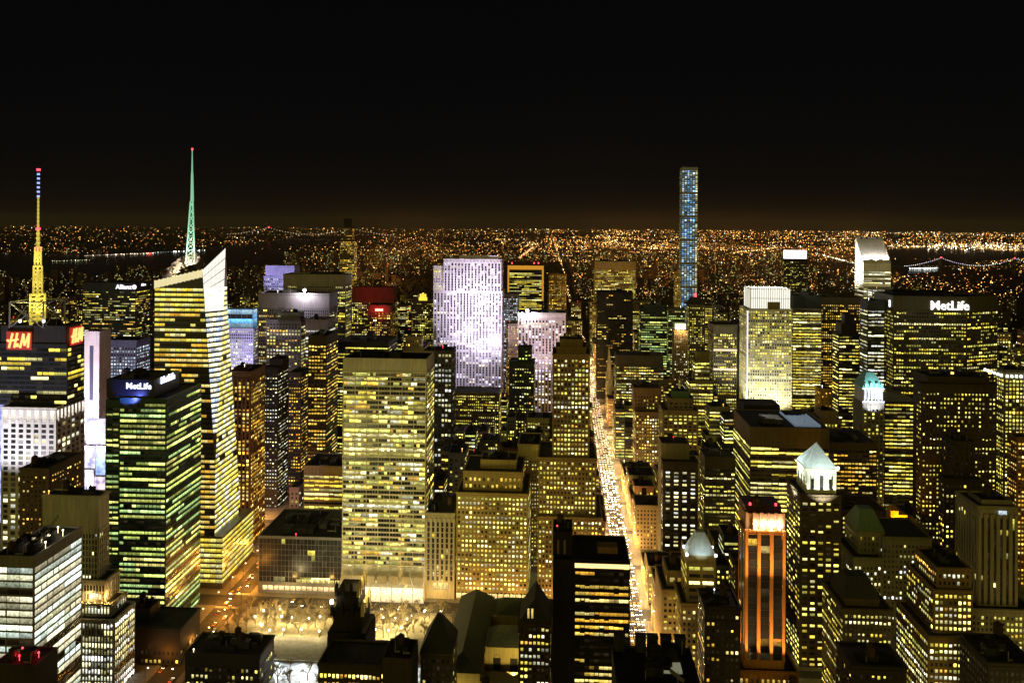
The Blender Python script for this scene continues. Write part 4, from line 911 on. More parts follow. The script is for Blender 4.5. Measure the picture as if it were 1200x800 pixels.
# --- a plume of lit steam drifting off the faceted tower's roof
def steam():
    m = bpy.data.materials.new('steam'); m.use_nodes = True; t = m.node_tree; t.nodes.remove(t.nodes['Principled BSDF']); v = t.nodes.new('ShaderNodeVolumePrincipled')
    v.inputs['Color'].default_value = (1, .9, .78, 1); v.inputs['Anisotropy'].default_value = .2
    n = t.nodes.new('ShaderNodeTexNoise'); n.inputs['Scale'].default_value = .16; n.inputs['Detail'].default_value = 4; g = t.nodes.new('ShaderNodeNewGeometry'); mr = t.nodes.new('ShaderNodeMapRange')
    mr.inputs[1].default_value = .42; mr.inputs[2].default_value = .68; mr.inputs[3].default_value = 0; mr.inputs[4].default_value = .3
    t.links.new(g.outputs['Position'], n.inputs[0]); t.links.new(n.outputs[0], mr.inputs[0]); t.links.new(mr.outputs[0], v.inputs['Density']); t.links.new(v.outputs[0], t.nodes['Material Output'].inputs['Volume'])
    a, c = P3(198, 322, 668), P3(226, 303, 668); bm = bmesh.new()
    for k in range(6):
        u = k / 5; p = a.lerp(c, u); bmesh.ops.create_icosphere(bm, subdivisions=2, radius=1, matrix=Matrix.Translation(p + Vector((0, 0, 2.5 * sin(u * 3)))) @ Matrix.Diagonal((6.5, 4, 3.2 + 2.4 * u, 1)))
    me = bpy.data.meshes.new('steam'); bm.to_mesh(me); bm.free(); me.materials.append(m); o = bpy.data.objects.new('steam', me); C.objects.link(o); tag(o, 'plume of lit steam drifting off the roof of the faceted tower', kind='stuff')
    p = a.lerp(c, .45); spot(p.x, p.y - 3, p.z - 9, p.x, p.y, p.z, 40000, (1, .72, .42), 150); spot(p.x + 10, p.y - 3, p.z - 6, p.x + 6, p.y, p.z + 2, 40000, (1, .9, .75), 150)  # two unseen spots added to light up the steam
steam()

# --- mast and red signs
def mast_and_signs():
    rt = t4; X, _, Zb = at(44, 379, 665); Yc = 665
    gl = glow_mat('yellow_glow_steel', (1, .82, .12), .42, (.75, .62, .2)); m = MB(); k = Yc / FPX  # mast steel carries its yellow floodlighting as colour and glow
    for (y0, y1, w0, w1) in ((379, 345, 9, 9), (345, 312, 5.5, 5), (312, 290, 3.8, 3.6), (290, 268, 2.6, 2.0), (268, 232, 1.5, 1.2)):
        z0, z1 = at(44, y0, Yc)[2], at(44, y1, Yc)[2]; n = max(2, int((y0 - y1) / 4.5))
        core = .75 if w0 < 3 else .25
        m.tube((X, Yc, z0), (X, Yc, z1), w0 * k * core, w1 * k * core, 8)
        for q in range(n + 1):
            z = z0 + (z1 - z0) * q / n; r = (w0 + (w1 - w0) * q / n) * k * 1.0; m.tube((X, Yc, z - .7), (X, Yc, z + .7), r, r, 10)
        if core < .5:
            for a in range(6):
                c_, s_ = cos(a * pi / 3), sin(a * pi / 3); m.tube((X + w0 * k * c_, Yc + w0 * k * s_, z0), (X + w1 * k * c_, Yc + w1 * k * s_, z1), .6, .6, 4)
                c2, s2 = cos((a + 1) * pi / 3), sin((a + 1) * pi / 3); m.tube((X + w0 * k * c_, Yc + w0 * k * s_, z0), (X + w1 * k * c2, Yc + w1 * k * s2, z1), .35, .35, 4)
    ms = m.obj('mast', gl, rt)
    for dx in (-13, 13): spot(X + dx, Yc - 12, Zb + 1, X, Yc, Zb + 45, 60000, (1, .85, .2), 80, .8); spot(X + dx * .8, Yc - 10, Zb + 30, X, Yc, Zb + 110, 60000, (1, .85, .2), 60, .8)
    z0, z1 = at(44, 232, Yc)[2], at(43, 199, Yc)[2]; tm = MB(); tm.tube((X, Yc, z0), (X, Yc, z1), .8, .5, 6)
    tm.obj('mast_top', DARKSTEEL, rt)
    for q in range(6):
        z = z0 + (z1 - z0) * (q + .4) / 6.4; bl = MB(); bl.tube((X, Yc, z - .8), (X, Yc, z + .8), 1.1, 1.1, 6); bl.obj('blue_lamp', glow_mat('blue_lamp', (.3, .4, 1), 1.6), rt)
    for y_, r_ in ((199, 1.5), (268, 1.8), (291, 2.6)):
        z = at(44, y_, Yc)[2]; bl = MB(); bl.tube((X, Yc, z - .9), (X, Yc, z + .9), r_, r_, 8); bl.obj('beacon', glow_mat('beacon', (1, .04, .06), 5), rt)
    fr = MB(); zt = at(44, 352, Yc)[2]; w = 14.5
    cs = [(X - w, Yc - w), (X + w, Yc - w), (X + w, Yc + w), (X - w, Yc + w)]
    for i in range(4):
        a, c = cs[i], cs[(i + 1) % 4]; fr.tube((*a, Zb - 2), (*a, zt), .7, .7, 5); fr.tube((*a, zt), (*c, zt), .6, .6, 5); fr.tube((*a, Zb - 2), (*c, zt), .35, .35, 4); fr.tube((*c, Zb - 2), (*a, zt), .35, .35, 4)
    fr.obj('mast_frame', STEEL, rt)
    for px_ in (24.5, 52):
        q = P3(px_, 376, 650); lb = MB(); lb.tube(q + Vector((0, -1, -1)), q + Vector((0, -1, 1)), 1.0, 1.0, 8); lb.obj('roof_lamp', glow_mat('white_lamp', (.9, .95, 1), 6), rt)
    # two script letters and an ampersand in bright strokes on red panels
    def sign(O, U, N, wpx, hpx):
        root = empty('roof_sign', O, None); root.parent = rt; root.location = Vector(O) - rt.location
        pn = MB(); c = Vector(O); uu = Vector((U[0], U[1], 0)); nn = Vector((N[0], N[1], 0)); a = c - uu * wpx / 2
        pn.obox((a.x, a.y), U, N, 0, wpx, c.z - hpx / 2, c.z + hpx / 2, .8)
        po = pn.obj('sign_panel', glow_mat('sign_panel', (1, .012, .012), .42), None); po.parent = root; po.location = -Vector(O)
        st = MB()
        def stroke(pts, w0=.1):
            for p, q in zip(pts, pts[1:]):
                A = c + uu * (p[0] * wpx / 2 * .95) + Vector((0, 0, p[1] * hpx / 2)) + nn * 1.2; B = c + uu * (q[0] * wpx / 2 * .95) + Vector((0, 0, q[1] * hpx / 2)) + nn * 1.2
                st.tube(A, B, hpx * .058, hpx * .058, 6)
        stroke([(-.80, -.78), (-.66, 0), (-.50, .82)]); stroke([(-.36, -.74), (-.24, 0), (-.10, .86)])
        stroke([(-.95, .12), (-.86, -.06), (-.6, .02), (-.2, .12), (-.02, .2)])
        stroke([(-.16, -.55), (-.1, -.3), (-.04, -.45), (-.12, -.62), (-.2, -.5), (-.08, -.45), (.02, -.62)])
        stroke([(.14, -.76), (.3, .1), (.42, .8), (.46, 0), (.5, -.5), (.72, .2), (.9, .84), (.86, .1), (.8, -.72)])
        so_ = st.obj('sign_letters', glow_mat('sign_letters', (1, .36, .10), 2.6), None); so_.parent = root; so_.location = -Vector(O)
    a = P3(23, 399, 650); kx = 650 / FPX
    sign((a.x, 649.8, a.z), (1, 0), (0, -1), 30 * kx * 1.05, 21 * kx * 1.05)
    # the right-hand flank
    X1 = rt_info[rt.name][1][1]; d = ray(88.5, 393); t_ = X1 / d[0]; z_ = EYE + d[2] * t_
    sign((X1 + .2, d[1] * t_, z_), (0, 1), (1, 0), 17, 15)
    # tall lit arches along the podium top
    Pd = rt_info[rt.name][0]; ar = []; n = 7
    for k in range(n):
        x = Pd[0] + (Pd[1] - Pd[0]) * (k + .5) / n; ar.append((x, Pd[2], Pd[4] - 6.8, (Pd[1] - Pd[0]) / n * .5, 9.5, (1.3, 1.15, .95), (0, -1)))
    n = 8
    for k in range(n):
        y = Pd[2] + (Pd[3] - Pd[2]) * (k + .5) / n; ar.append((Pd[1], y, Pd[4] - 6.8, (Pd[3] - Pd[2]) / n * .5, 9.5, (1.3, 1.15, .95), (1, 0)))
    for a in ar:
        o = bpy.data.objects.new('lit_arch', PANE); C.objects.link(o); o.parent = rt; o.location = Vector(a[:3]) - rt.location; o.scale = (a[3], 1, a[4])
        o.rotation_euler = (0, 0, math.atan2(a[6][0], -a[6][1])); o['lit'] = a[5]
    spot(Pd[0] - 20, 560, 70, (Pd[0] + Pd[1]) / 2, 640, 150, 900000, (.95, .9, 1), 60)
mast_and_signs()

# --- lit names on roofs
def name_sign(label, text, px, py, Y, wpx, parent, mat, rotz=0.0, dist=None, hk=1.0):
    """text centred at the pixel on the front plane Y, wpx photo pixels wide"""
    p = P3(px, py, Y) if dist is None else dist
    o = lettering('lit_name', text, p.x, p.y, p.z, 5, mat, parent, rotz, .5, 0, .008)
    xs = [v.co.xy.length * (1 if v.co.x + v.co.y * .001 > 0 else -1) for v in o.data.vertices] if rotz == 0 else [v.co.y for v in o.data.vertices]
    k = wpx / (max(xs) - min(xs)); o.data.transform(Matrix.Diagonal((k, k, k * hk, 1)) if rotz == 0 else Matrix.Diagonal((k, k, k * hk, 1))); return o
k_ = 569 / FPX
name_sign('', 'MetLife', 162.5, 452.5, 568.7, 31 * k_, t5, BLUEGLOW)
d_ = rt_info[t5.name][2]; r_ = ray(196, 443); q_ = Vector((d_[1] + .4, r_[1] * d_[1] / r_[0], EYE + r_[2] * d_[1] / r_[0]))
name_sign('', 'MetLife', 0, 0, 0, 21, t5, BLUEGLOW, pi / 2, q_ + Vector((.2, 0, 0)))
spot((d_[0] + d_[1]) / 2, d_[2] - 14, d_[4] - 16, (d_[0] + d_[1]) / 2, d_[2], d_[4] - 8, 26000, (.15, .2, 1), 90)
ta = find('wide dark blue tower'); k_ = 1340 / FPX
name_sign('', 'Allianz', 145, 336.3, 1339.6, 20 * k_, ta, WHITEGLOW); 
b = MB(); q_ = P3(157.5, 336.3, 1339.5); b.tube(q_, q_ + Vector((0, -.8, 0)), 3.6, 3.6, 14); b.obj('round_emblem', WHITEGLOW, ta)
d_ = rt_info[ta.name][0]; r_ = ray(168, 333.5); q_ = Vector((d_[1] + .5, r_[1] * d_[1] / r_[0], EYE + r_[2] * d_[1] / r_[0])); name_sign('', 'Allianz', 0, 0, 0, 15, ta, WHITEGLOW, pi / 2, q_)

# --- broad eight-sided slab over the rail terminal
def wide_slab():
    Y = 885.0; xa = at(1047, 350, Y)[0]; xb = at(1133, 350, Y)[0]; zt = at(1090, 347, Y)[2]; xw = at(1037, 350, Y + 26)[0]; x2 = at(1168, 350, Y + 22)[0]
    rt = empty('octagonal_slab', ((xa + xb) / 2, Y + 25, 0), 'huge broad dark eight-sided slab with a white lit name along its top', 'skyscraper')
    poly = [(xa, Y), (xb, Y), (x2, Y + 20), (x2, Y + 34), (xb, Y + 54), (xa, Y + 54), (xw, Y + 36), (xw, Y + 20)]
    g = MB(); wins = []; rng = random.Random(77)
    g.prism(poly, 0, zt, top=False); I = inset(poly, 1.0)
    st = sty('rib', 3.0, 4.0, .7, .45, .42, .5, 'Y', .85, tb=16, fl=.35, pd=.4)
    for a, c in ((0, 1), (1, 2), (6, 7), (7, 0)): facade(g, wins, poly[a], poly[c], 0, zt - .2, vary(st, lit=.5 if (a, c) == (7, 0) else .4), rng)
    for k in range(8): j = (k + 1) % 8; g.quad((*poly[k], zt), (*poly[j], zt), (*I[j], zt), (*I[k], zt))
    for a, c in ((7, 0), (0, 1), (1, 2)):        # shadow line under the crown
        P0, P1 = poly[a], poly[c]; W = hypot(P1[0] - P0[0], P1[1] - P0[1]); U = ((P1[0] - P0[0]) / W, (P1[1] - P0[1]) / W); g.obox(P0, U, (U[1], -U[0]), .3, W - .3, zt - 17, zt - 15.5, 1.0)
    # lower front wing
    xl = at(1036, 590, 838)[0]; xr = at(1076, 590, 838)[0]; zw = at(1050, 470, 838)[2]
    facade(g, wins, (xl, 838), (xr, 838), 0, zw, vary(st, lit=.72, tb=2, kind='band', bw=4, wf=.9), rng); facade(g, wins, (xl, 884), (xl, 838), 0, zw, vary(st, lit=.7, tb=2, kind='band', bw=4, wf=.9), rng)
    g.box(xl, xr, 838, 884.5, 0, zw)
    g.obj('wall', wall_mat((.11, .095, .06), .7, .3), rt)
    r = MB(); r.v = [(x, y, zt - 1) for x, y in I]; r.f = [tuple(range(8))]; r.m = [0]; r.obj('roof', DARKROOF, rt)
    pb = MB(); pb.box(xa + 6, xb - 6, Y + 16, Y + 40, zt - 1.2, zt + 3.5); pb.obj('plant_room', DARKROOF, rt)
    add_windows(wins, rt)
    k = Y / FPX; name_sign('', 'MetLife', 1113, 358.5, Y - .5, 42 * k, rt, glow_mat('lit_letter', (1, .98, .9), 2.2))
    # the emblem on the west flank
    P0, P1 = poly[7], poly[0]; c = Vector(((P0[0] + P1[0]) / 2, (P0[1] + P1[1]) / 2, zt - 9)); n = Vector((P1[1] - P0[1], -(P1[0] - P0[0]), 0)).normalized(); e = MB()
    for dz in (-1.7, 1.7): e.tube(c + n * .3 + Vector((0, 0, dz)), c + n * 1.0 + Vector((0, 0, dz)), 2.1, 2.1, 12)
    e.obj('roof_emblem', WHITEGLOW, rt)
    HERO.append((1036, 1168, Y - 40, 590, 345, 'broad eight-sided slab', xa)); FOOT.append((xw - 4, x2 + 4, 835, Y + 58))
wide_slab()

# --- tower with the slanted white roof
def slant_tower():
    Y = 1600.0; x0, _, zs = at(1012, 308.5, Y); x1 = at(1044, 308.5, Y)[0]; xw = 1000; zt = at(1012, 280, Y + 45)[2]
    D = 46.0; rt = empty('slant_roof_tower', ((x0 + x1) / 2, Y + D / 2, 0), 'white tower with a glowing slanted roof cut like a chisel', 'skyscraper')
    g = MB(); zb = zs
    g.v = [(x0, Y, 0), (x1, Y, 0), (x1, Y + D, 0), (x0, Y + D, 0), (x0, Y, zb), (x1, Y, zb), (x1, Y + D * .9, zt), (x0, Y + D * .9, zt), (x0, Y + D, zt), (x1, Y + D, zt)]
    g.f = [(0, 1, 5, 4), (1, 2, 9, 6, 5), (2, 3, 8, 9), (3, 0, 4, 7, 8), (6, 9, 8, 7)]; g.m = [0] * 5
    wins = []; rng = random.Random(5); st = sty('band', 5, 4.3, .96, .42, .7, .7, 'W', .85, tb=15, fl=.3)
    facade(g, wins, (x0, Y), (x1, Y), 0, zb, st, rng); facade(g, wins, (x0, Y + D), (x0, Y), 0, zb, st, rng)
    g.obj('wall', wall_mat((.7, .68, .62), .6, .3), rt)
    r = MB(); r.quad((x0 + .6, Y + .4, zb + .35), (x1 - .6, Y + .4, zb + .35), (x1 - .6, Y + D * .9 - .4, zt + .25), (x0 + .6, Y + D * .9 - .4, zt + .25)); r.quad((x0, Y, zb), (x0 + .6, Y + .4, zb + .35), (x0 + .6, Y + D * .9 - .4, zt + .25), (x0, Y + D * .9, zt)); r.quad((x1 - .6, Y + .4, zb + .35), (x1, Y, zb), (x1, Y + D * .9, zt), (x1 - .6, Y + D * .9 - .4, zt + .25))
    r.obj('slanted_roof', wall_mat((.72, .7, .68), .6, .3), rt)
    for x in (x0 + .5, x1 - .5):
        v = MB(); v.tube((x, Y + .3, zb + .8), (x, Y + D * .9, zt + .8), 1.0, 1.0, 6); v.obj('roof_rim', wall_mat((.7, .68, .62), .6, .3), rt)
    for k in range(5):
        v = MB(); x = x0 + (x1 - x0) * (k + .5) / 5; v.box(x - 3, x + 3, Y + D * .91, Y + D * .98, zt - .1, zt + 4); v.obj('roof_vent', STEEL, rt)
    add_windows(wins, rt)
    xc = (x0 + x1) / 2
    for u in (.15, .5, .85): spot(x0 + (x1 - x0) * u, Y + 1.5, zb + 9, x0 + (x1 - x0) * u, Y + D * .6, (zb + zt) / 2, 30000, (1, .92, .82), 140)
    spot(xc, Y - 110, zb - 70, xc, Y, zb - 6, 60000, (1, .84, .45), 60); spot(x0 - 70, Y + 6, zb - 40, x0, Y + D * .6, zb + 6, 1100000, (1, .95, .85), 80)
    HERO.append((1000, 1044, Y, 395, 279, 'slanted white roof tower', x0)); FOOT.append((x0 - 3, x1 + 3, Y - 3, Y + D + 3))
slant_tower()

# --- blue pencil tower windows
def pencil():
    X0, X1, Y0, Y1, Z, _, _ = rt_info[pen.name][0]; rng = random.Random(3); wins = []; g = MB(); n = 8; seg = (Z - 4) / n
    for k in range(n):
        z0 = k * seg
        pal = 'C' if k > 0 else 'W'
        for P0, P1, lit, pl, br in (((X0, Y0), (X1, Y0), .96, pal, .5), ((X0, Y1), (X0, Y0), .9, 'W', .5)):
            facade(g, wins, P0, P1, z0 + 1.2, z0 + seg, dict(sty('grid', (X1 - X0) / 6, 4.6, .66, .66, lit, .2, pl, br, tb=3, fl=0, pd=.5, end=.3)), rng)
    out_ = []
    for a in wins:
        t = (a[0] - X0) / (X1 - X0); c = a[5]
        if t > .8 and c[2] > .1: c = (c[0] * 1.3 + .1, c[1] * 1.2 + .05, c[2] * .6)
        elif c[2] > .1: c = (c[0] * 1.1 + .1, c[1] * 1.25 + .1, c[2] * 1.25) if rng.random() < .34 else (c[0] * .3, c[1] * .62, c[2] * 1.0)
        out_.append((*a[:5], c, a[6]))
    g.obj('window_grid', wall_mat((.3, .32, .34), .8, .25), pen); add_windows(out_, pen, 60)
    b = MB(); b.box(X0 + 4, X0 + 9, Y0 + 6, Y0 + 12, Z, Z + 4); b.tube((X0 + 14, Y0 + 10, Z - 1), (X0 + 14, Y0 + 10, Z + 8), .5, .3, 5); b.obj('crane_stub', DARKSTEEL, pen)
pencil()

# --- crowns, pyramids, roofs
def feature(parent, name, mb, mat): return mb.obj(name, mat, parent)
def pyramid_on(rt, tier, name, py_apex, mat, cut=0.0, over=.5, dep=None):
    X0, X1, Y0, Y1, Z = rt_info[rt.name][tier][:5]; Y1 = Y0 + dep if dep else Y1
    px_ = pix((X0 + X1) / 2, (Y0 + Y1) / 2, Z)[0]; zA = at(px_, py_apex, (Y0 + Y1) / 2)[2]
    P = rect(X0 - over, X1 + over, Y0 - over, Y1 + over); m = MB(); cx, cy_ = (X0 + X1) / 2, (Y0 + Y1) / 2
    if cut: 
        Q = [(cx + (x - cx) * cut, cy_ + (y - cy_) * cut) for x, y in P]; m.prism(P, Z, zA, True, 0, Q)
        for k in range(4):
            for u in (.2, .4, .6, .8):
                j = (k + 1) % 4; a = (P[k][0] + (P[j][0] - P[k][0]) * u, P[k][1] + (P[j][1] - P[k][1]) * u, Z + .1); c = (Q[k][0] + (Q[j][0] - Q[k][0]) * u, Q[k][1] + (Q[j][1] - Q[k][1]) * u, zA); m.tube(a, c, .25, .25, 4)
    else:
        m.pyramid(P, Z, (cx, cy_, zA))
        for k in range(4):
            j = (k + 1) % 4
            for u in np.linspace(.08, .92, 9):
                a = (P[k][0] + (P[j][0] - P[k][0]) * u, P[k][1] + (P[j][1] - P[k][1]) * u, Z + .1); v = 1 - abs(2 * u - 1) * .98
                c = (a[0] + (cx - a[0]) * v, a[1] + (cy_ - a[1]) * v, Z + (zA - Z) * v); m.tube(a, c, .22, .16, 4)
    o = m.obj(name, mat, rt); return (cx, cy_, X0, X1, Y0, Y1, Z, zA)
pale_roof = wall_mat((.55, .62, .6), .6, .4); copper = wall_mat((.16, .25, .17), .8, .3)
cx, cy_, X0, X1, Y0, Y1, Z, zA = pyramid_on(tp, 1, 'pyramid_roof', 518, pale_roof)
cn = MB(); cn.box(X0 - 1.3, X1 + 1.3, Y0 - 1.3, Y1 + 1.3, Z - 1.6, Z - .2)
cn.obj('cornice', wall_mat((.6, .56, .4), .8, .25), tp)
for k in range(5):
    a = MB(); x = X0 + (X1 - X0) * (k + .5) / 5; a.box(x - 1.1, x + 1.1, Y0 - .5, Y0 + .1, Z - 13, Z - 5); a.tube((x, Y0 - .5, Z - 5), (x, Y0 + .1, Z - 5), 1.1, 1.1, 10); a.obj('arched_opening', DARKSTEEL, tp)
for (sx, sy, tx, ty) in ((cx, Y0 - 12, cx, Y0), (X0 - 12, cy_, X0, cy_)): 
    spot(sx, sy, Z - 24, tx, ty, Z - 4, 42000, (.95, 1, .85), 100); spot(sx + (0 if sy < Y0 else -4), sy - (5 if sy < Y0 else 0), Z + 1, (tx + cx) / 2, (ty + cy_) / 2, (Z + zA) / 2, 30000, (.85, 1, .95), 100)
lm = MB(); lm.tube((X1 + .9, Y0 - .9, Z), (X1 + .9, Y0 - .9, Z + 1.4), .9, .9, 8); lm.obj('flood_lamp', glow_mat('white_lamp', (.9, .95, 1), 6), tp)
cx, cy_, X0, X1, Y0, Y1, Z, zA = pyramid_on(t_sp, 1, 'pyramid_roof', 622, pale_roof, .3, .1, 13)
for (sx, sy) in ((cx, Y0 - 8), (X0 - 8, cy_)): spot(sx, sy, Z + 1, cx, cy_, (Z + zA) / 2, 3200, (.8, .95, 1), 100)
for (x, y) in ((X0, Y0), (X1, Y0), (X1, Y1), (X0, Y1)):
    lm = MB(); lm.tube((x, y, Z - .5), (x, y, Z + 1), .7, .7, 8); lm.obj('flood_lamp', glow_mat('white_lamp', (.9, .95, 1), 6), t_sp)
spot(cx - 18, Y0 - 30, 10, cx - 6, Y0, 40, 60000, (1, .8, .25), 60)
# orange ribbed tower: lamps at the foot of every rib and white lamps in the crown
X0, X1, Y0, Y1, Z = rt_info[to.name][1][:5]; base = rt_info[to.name][0][4]
for k, x in enumerate(np.linspace(X0 + 3, X1 - 1, 4)):
    spot(x, Y0 - 7, base + 1, x, Y0 - .5, base + 55, 70000, (1, .5, .16), 60, .8)
for x in np.linspace(X0 + 2, X1 - 2, 3): spot(x, Y0 - 15, base + 42, x, Y0, base + 85, 60000, (1, .5, .16), 80, .8)
spot(X0 - 10, (Y0 + Y1) / 2, base, X0, (Y0 + Y1) / 2, base + 60, 60000, (1, .5, .16), 80)
for x in np.linspace(X0 + 6, X1 - 3, 4):
    lm = MB(); lm.tube((x, Y0 + .8, Z - .9), (x, Y0 + .8, Z + .8), .6, .6, 8); lm.obj('flood_lamp', glow_mat('white_lamp', (1, .85, .7), 5), to); point(x, Y0 + .6, Z + 3, 5200, (1, .8, .62), .4)
X2 = rt_info[to.name][2]
for k in range(6):
    pi_ = MB(); x = X2[0] + (X2[1] - X2[0]) * k / 5; pi_.box(x - .7, x + .7, X2[2] - 1.0, X2[2] - .02, Z - 1, X2[4] + .8); pi_.obj('crown_pier', wall_mat((.5, .3, .18), .8, .25), to)
bt = MB(); bt.box(X2[0], X2[1], X2[2] + 4, X2[3], X2[4] - .9, X2[4] + 3); bt.obj('roof_house', wall_mat((.08, .02, .02), .7, .3), to)
for x in (X2[0] + 3, X2[1] - 3):
    lm = MB(); lm.tube((x, X2[2] + 5, X2[4] + 3), (x, X2[2] + 5, X2[4] + 4.4), .6, .6, 6); lm.obj('beacon', glow_mat('beacon', (1, .04, .06), 5), to)
# white crown tower: floodlit at its foot
tc_ = find('glowing white lattice crown'); X0, X1, Y0, Y1, Z = rt_info[tc_.name][0][:5]
spot((X0 + X1) / 2 + 6, Y0 - 30, 60, (X0 + X1) / 2 + 6, Y0, 110, 260000, (1, 1, .80), 110); spot(X0 - 22, Y0 - 24, 62, X0, Y0 + 8, 130, 260000, (1, 1, .83), 100)
Q2 = rt_info[tc_.name][1]; b = MB(); b.box(Q2[0] - .12, Q2[1] + .12, Q2[2] - .12, Q2[3], Z + .6, Q2[4] - .8); b.obj('crown_glass', glow_mat('crown_glass', (1, .97, .84), 1.15), tc_)
b = MB()
for k in range(19):
    x = Q2[0] + (Q2[1] - Q2[0]) * k / 18; b.box(x - .28, x + .28, Q2[2] - .7, Q2[2] - .14, Z, Q2[4] + (2.5 if k % 3 == 0 else .6))
for k in range(7): b.box(Q2[0] - .7, Q2[0] - .14, Q2[2] + 5 * k, Q2[2] + .5 + 5 * k, Z, Q2[4] + .6)
b.box(Q2[0] - .6, Q2[1] + .6, Q2[2] - .6, Q2[2] - .2, Z + 13, Z + 13.5); b.obj('crown_lattice', wall_mat((.6, .6, .5), .8, .25), tc_)
b = MB(); b.box(Q2[0] + (Q2[1] - Q2[0]) * .42, Q2[0] + (Q2[1] - Q2[0]) * .74, Q2[2] - 1.6, Q2[2] - .72, Z - .5, Z + 9); b.obj('crown_door', wall_mat((.25, .22, .12), .8, .25), tc_)
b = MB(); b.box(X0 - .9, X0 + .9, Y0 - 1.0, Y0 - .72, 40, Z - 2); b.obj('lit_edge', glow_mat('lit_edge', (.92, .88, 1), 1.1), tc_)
point((X0 + X1) / 2, Y0 + 20, rt_info[tc_.name][1][4] + 12, 120000, (1, 1, .9))
# black tower's border: its orange floodlight put in as glow
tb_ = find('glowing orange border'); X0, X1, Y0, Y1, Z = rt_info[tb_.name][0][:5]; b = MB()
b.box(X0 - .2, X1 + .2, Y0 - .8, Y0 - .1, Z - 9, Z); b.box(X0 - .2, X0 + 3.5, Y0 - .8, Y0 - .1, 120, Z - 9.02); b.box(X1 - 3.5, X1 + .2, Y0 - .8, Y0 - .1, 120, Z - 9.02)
b.obj('glow_border', glow_mat('glow_border', (1, .42, .035), .62), tb_)
for px_ in (600, 626, 631): 
    q = P3(px_, 309, 1852); lm = MB(); lm.tube(q, q + Vector((0, 0, 3)), 1.4, 1.4, 6); lm.obj('beacon', glow_mat('beacon', (1, .04, .06), 5), tb_)
# red band
tr_ = find('broad red floodlit'); X0, X1, Y0, Y1, Z = rt_info[tr_.name][1][:5]; spot(X0 + 30, Y0 - 50, Z - 20, (X0 + X1) / 2 + 10, Y0, Z - 8, 22000, (1, .05, .06), 110)
tr2 = find('small red lit sign'); X0, X1, Y0, Y1, Z = rt_info[tr2.name][0][:5]; b = MB(); x = (X0 + X1) / 2
b.box(x - 8, x + 8, Y0 - .9, Y0 - .1, Z - 11, Z - 5); b.obj('sign_panel', glow_mat('red_sign', (1, .02, .02), .5), tr2); b = MB()
for k_2 in range(4): b.box(x - 6.3 + 3.2 * k_2, x - 3.6 + 3.2 * k_2, Y0 - 1.2, Y0 - .92, Z - 9.8, Z - 6.2)
b.obj('sign_letters', glow_mat('red_letters', (1, .62, .42), 2.2), tr2); spot(x, Y0 - 16, Z - 8, x, Y0, Z - 8, 20000, (1, .05, .05), 120)
# white boxes and glowing tops
tw_ = find('white-hot lit sign box'); X0, X1, Y0, Y1, Z = rt_info[tw_.name][0][:5]; b = MB(); b.box(X0 + 2, X1 - 3, Y0 + .5, Y0 + 6, Z + 1.5, Z + 9); b.box(X0 + 5, X0 + 6, Y0 + 1, Y0 + 2, Z - 1, Z + 1.5); b.box(X1 - 7, X1 - 6, Y0 + 1, Y0 + 2, Z - 1, Z + 1.5)
b.obj('sign_box', glow_mat('sign_box', (1, .62, .38), 3.2), tw_); point((X0 + X1) / 2, Y0 - 7, Z + 4, 50000, (1, .55, .2))
tw2 = find('glowing white box'); X0, X1, Y0, Y1, Z = rt_info[tw2.name][0][:5]; b = MB(); b.box(X0 + 5, X1 - 4, Y0 + 1, Y1 - 4, Z - .9, Z + 22); b.obj('lit_box', glow_mat('lit_box', (.95, .93, 1), 2.2), tw2)
tw3 = find('small yellow lit crown'); X0, X1, Y0, Y1, Z = rt_info[tw3.name][0][:5]; b = MB(); xm = (X0 + X1) / 2
for dx in (-4, 0, 4): b.box(xm + dx - 1.4, xm + dx + 1.4, Y0 + 4, Y0 + 8, Z + 5, Z + (11 if dx else 13))
b.box(xm - 7, xm + 7, Y0 + 3, Y0 + 9, Z - .9, Z + 5); b.obj('lit_crown', glow_mat('lit_crown', (1, .66, .06), 1.4), tw3)
def roof_light(lab, px, py, Y, r, col, s_, power):
    rt = find(lab); q = P3(px, py, Y); b = MB(); b.tube(q, q + Vector((0, -1.2, 0)), r, r, 12); b.tube(q + Vector((0, 0, -5)), q, .3, .3, 5); b.obj('flood_lamp', glow_mat('flood', col, s_), rt)
    point(q.x, q.y - 3, q.z, power, col)
roof_light('a bright floodlight on its roof', 357, 340, 1083, 2.0, (1, .95, .8), 16, 110000)
roof_light('a white lamp on its corner', 618, 364, 1203, 2.4, (1, .95, 1), 10, 150000)
# lilac floodlights
Q = rt_info[rk.name][2]; xm = (Q[0] + Q[1]) / 2
for dx, tz, zz, p_ in ((22, 225, 120, 700000), (-20, 170, 110, 430000), (26, 140, 90, 620000), (-5, 80, 80, 330000)):
    spot(xm + dx, Q[2] - 128, zz, xm + dx * .7, Q[2], tz, p_ * (2.5 if dx > 0 else 1.6), (.86, .78, 1), 62, .9)
q = find('pale vertical stripes tinted'); Q = rt_info[q.name][0]; spot((Q[0] + Q[1]) / 2, Q[2] - 110, 60, (Q[0] + Q[1]) / 2, Q[2], 140, 900000, (1, .74, .8), 60, .9)
q = find('purple-lit blank'); Q = rt_info[q.name][1]; spot((Q[0] + Q[1]) / 2, Q[2] - 60, Q[4] - 30, (Q[0] + Q[1]) / 2, Q[2], Q[4] - 5, 220000, (.6, .55, 1), 80)
q = find('glowing blue glass crown'); Q = rt_info[q.name][0]; spot((Q[0] + Q[1]) / 2, Q[2] - 70, Q[4] - 60, (Q[0] + Q[1]) / 2, Q[2], Q[4] - 25, 330000, (.7, .68, 1), 60)
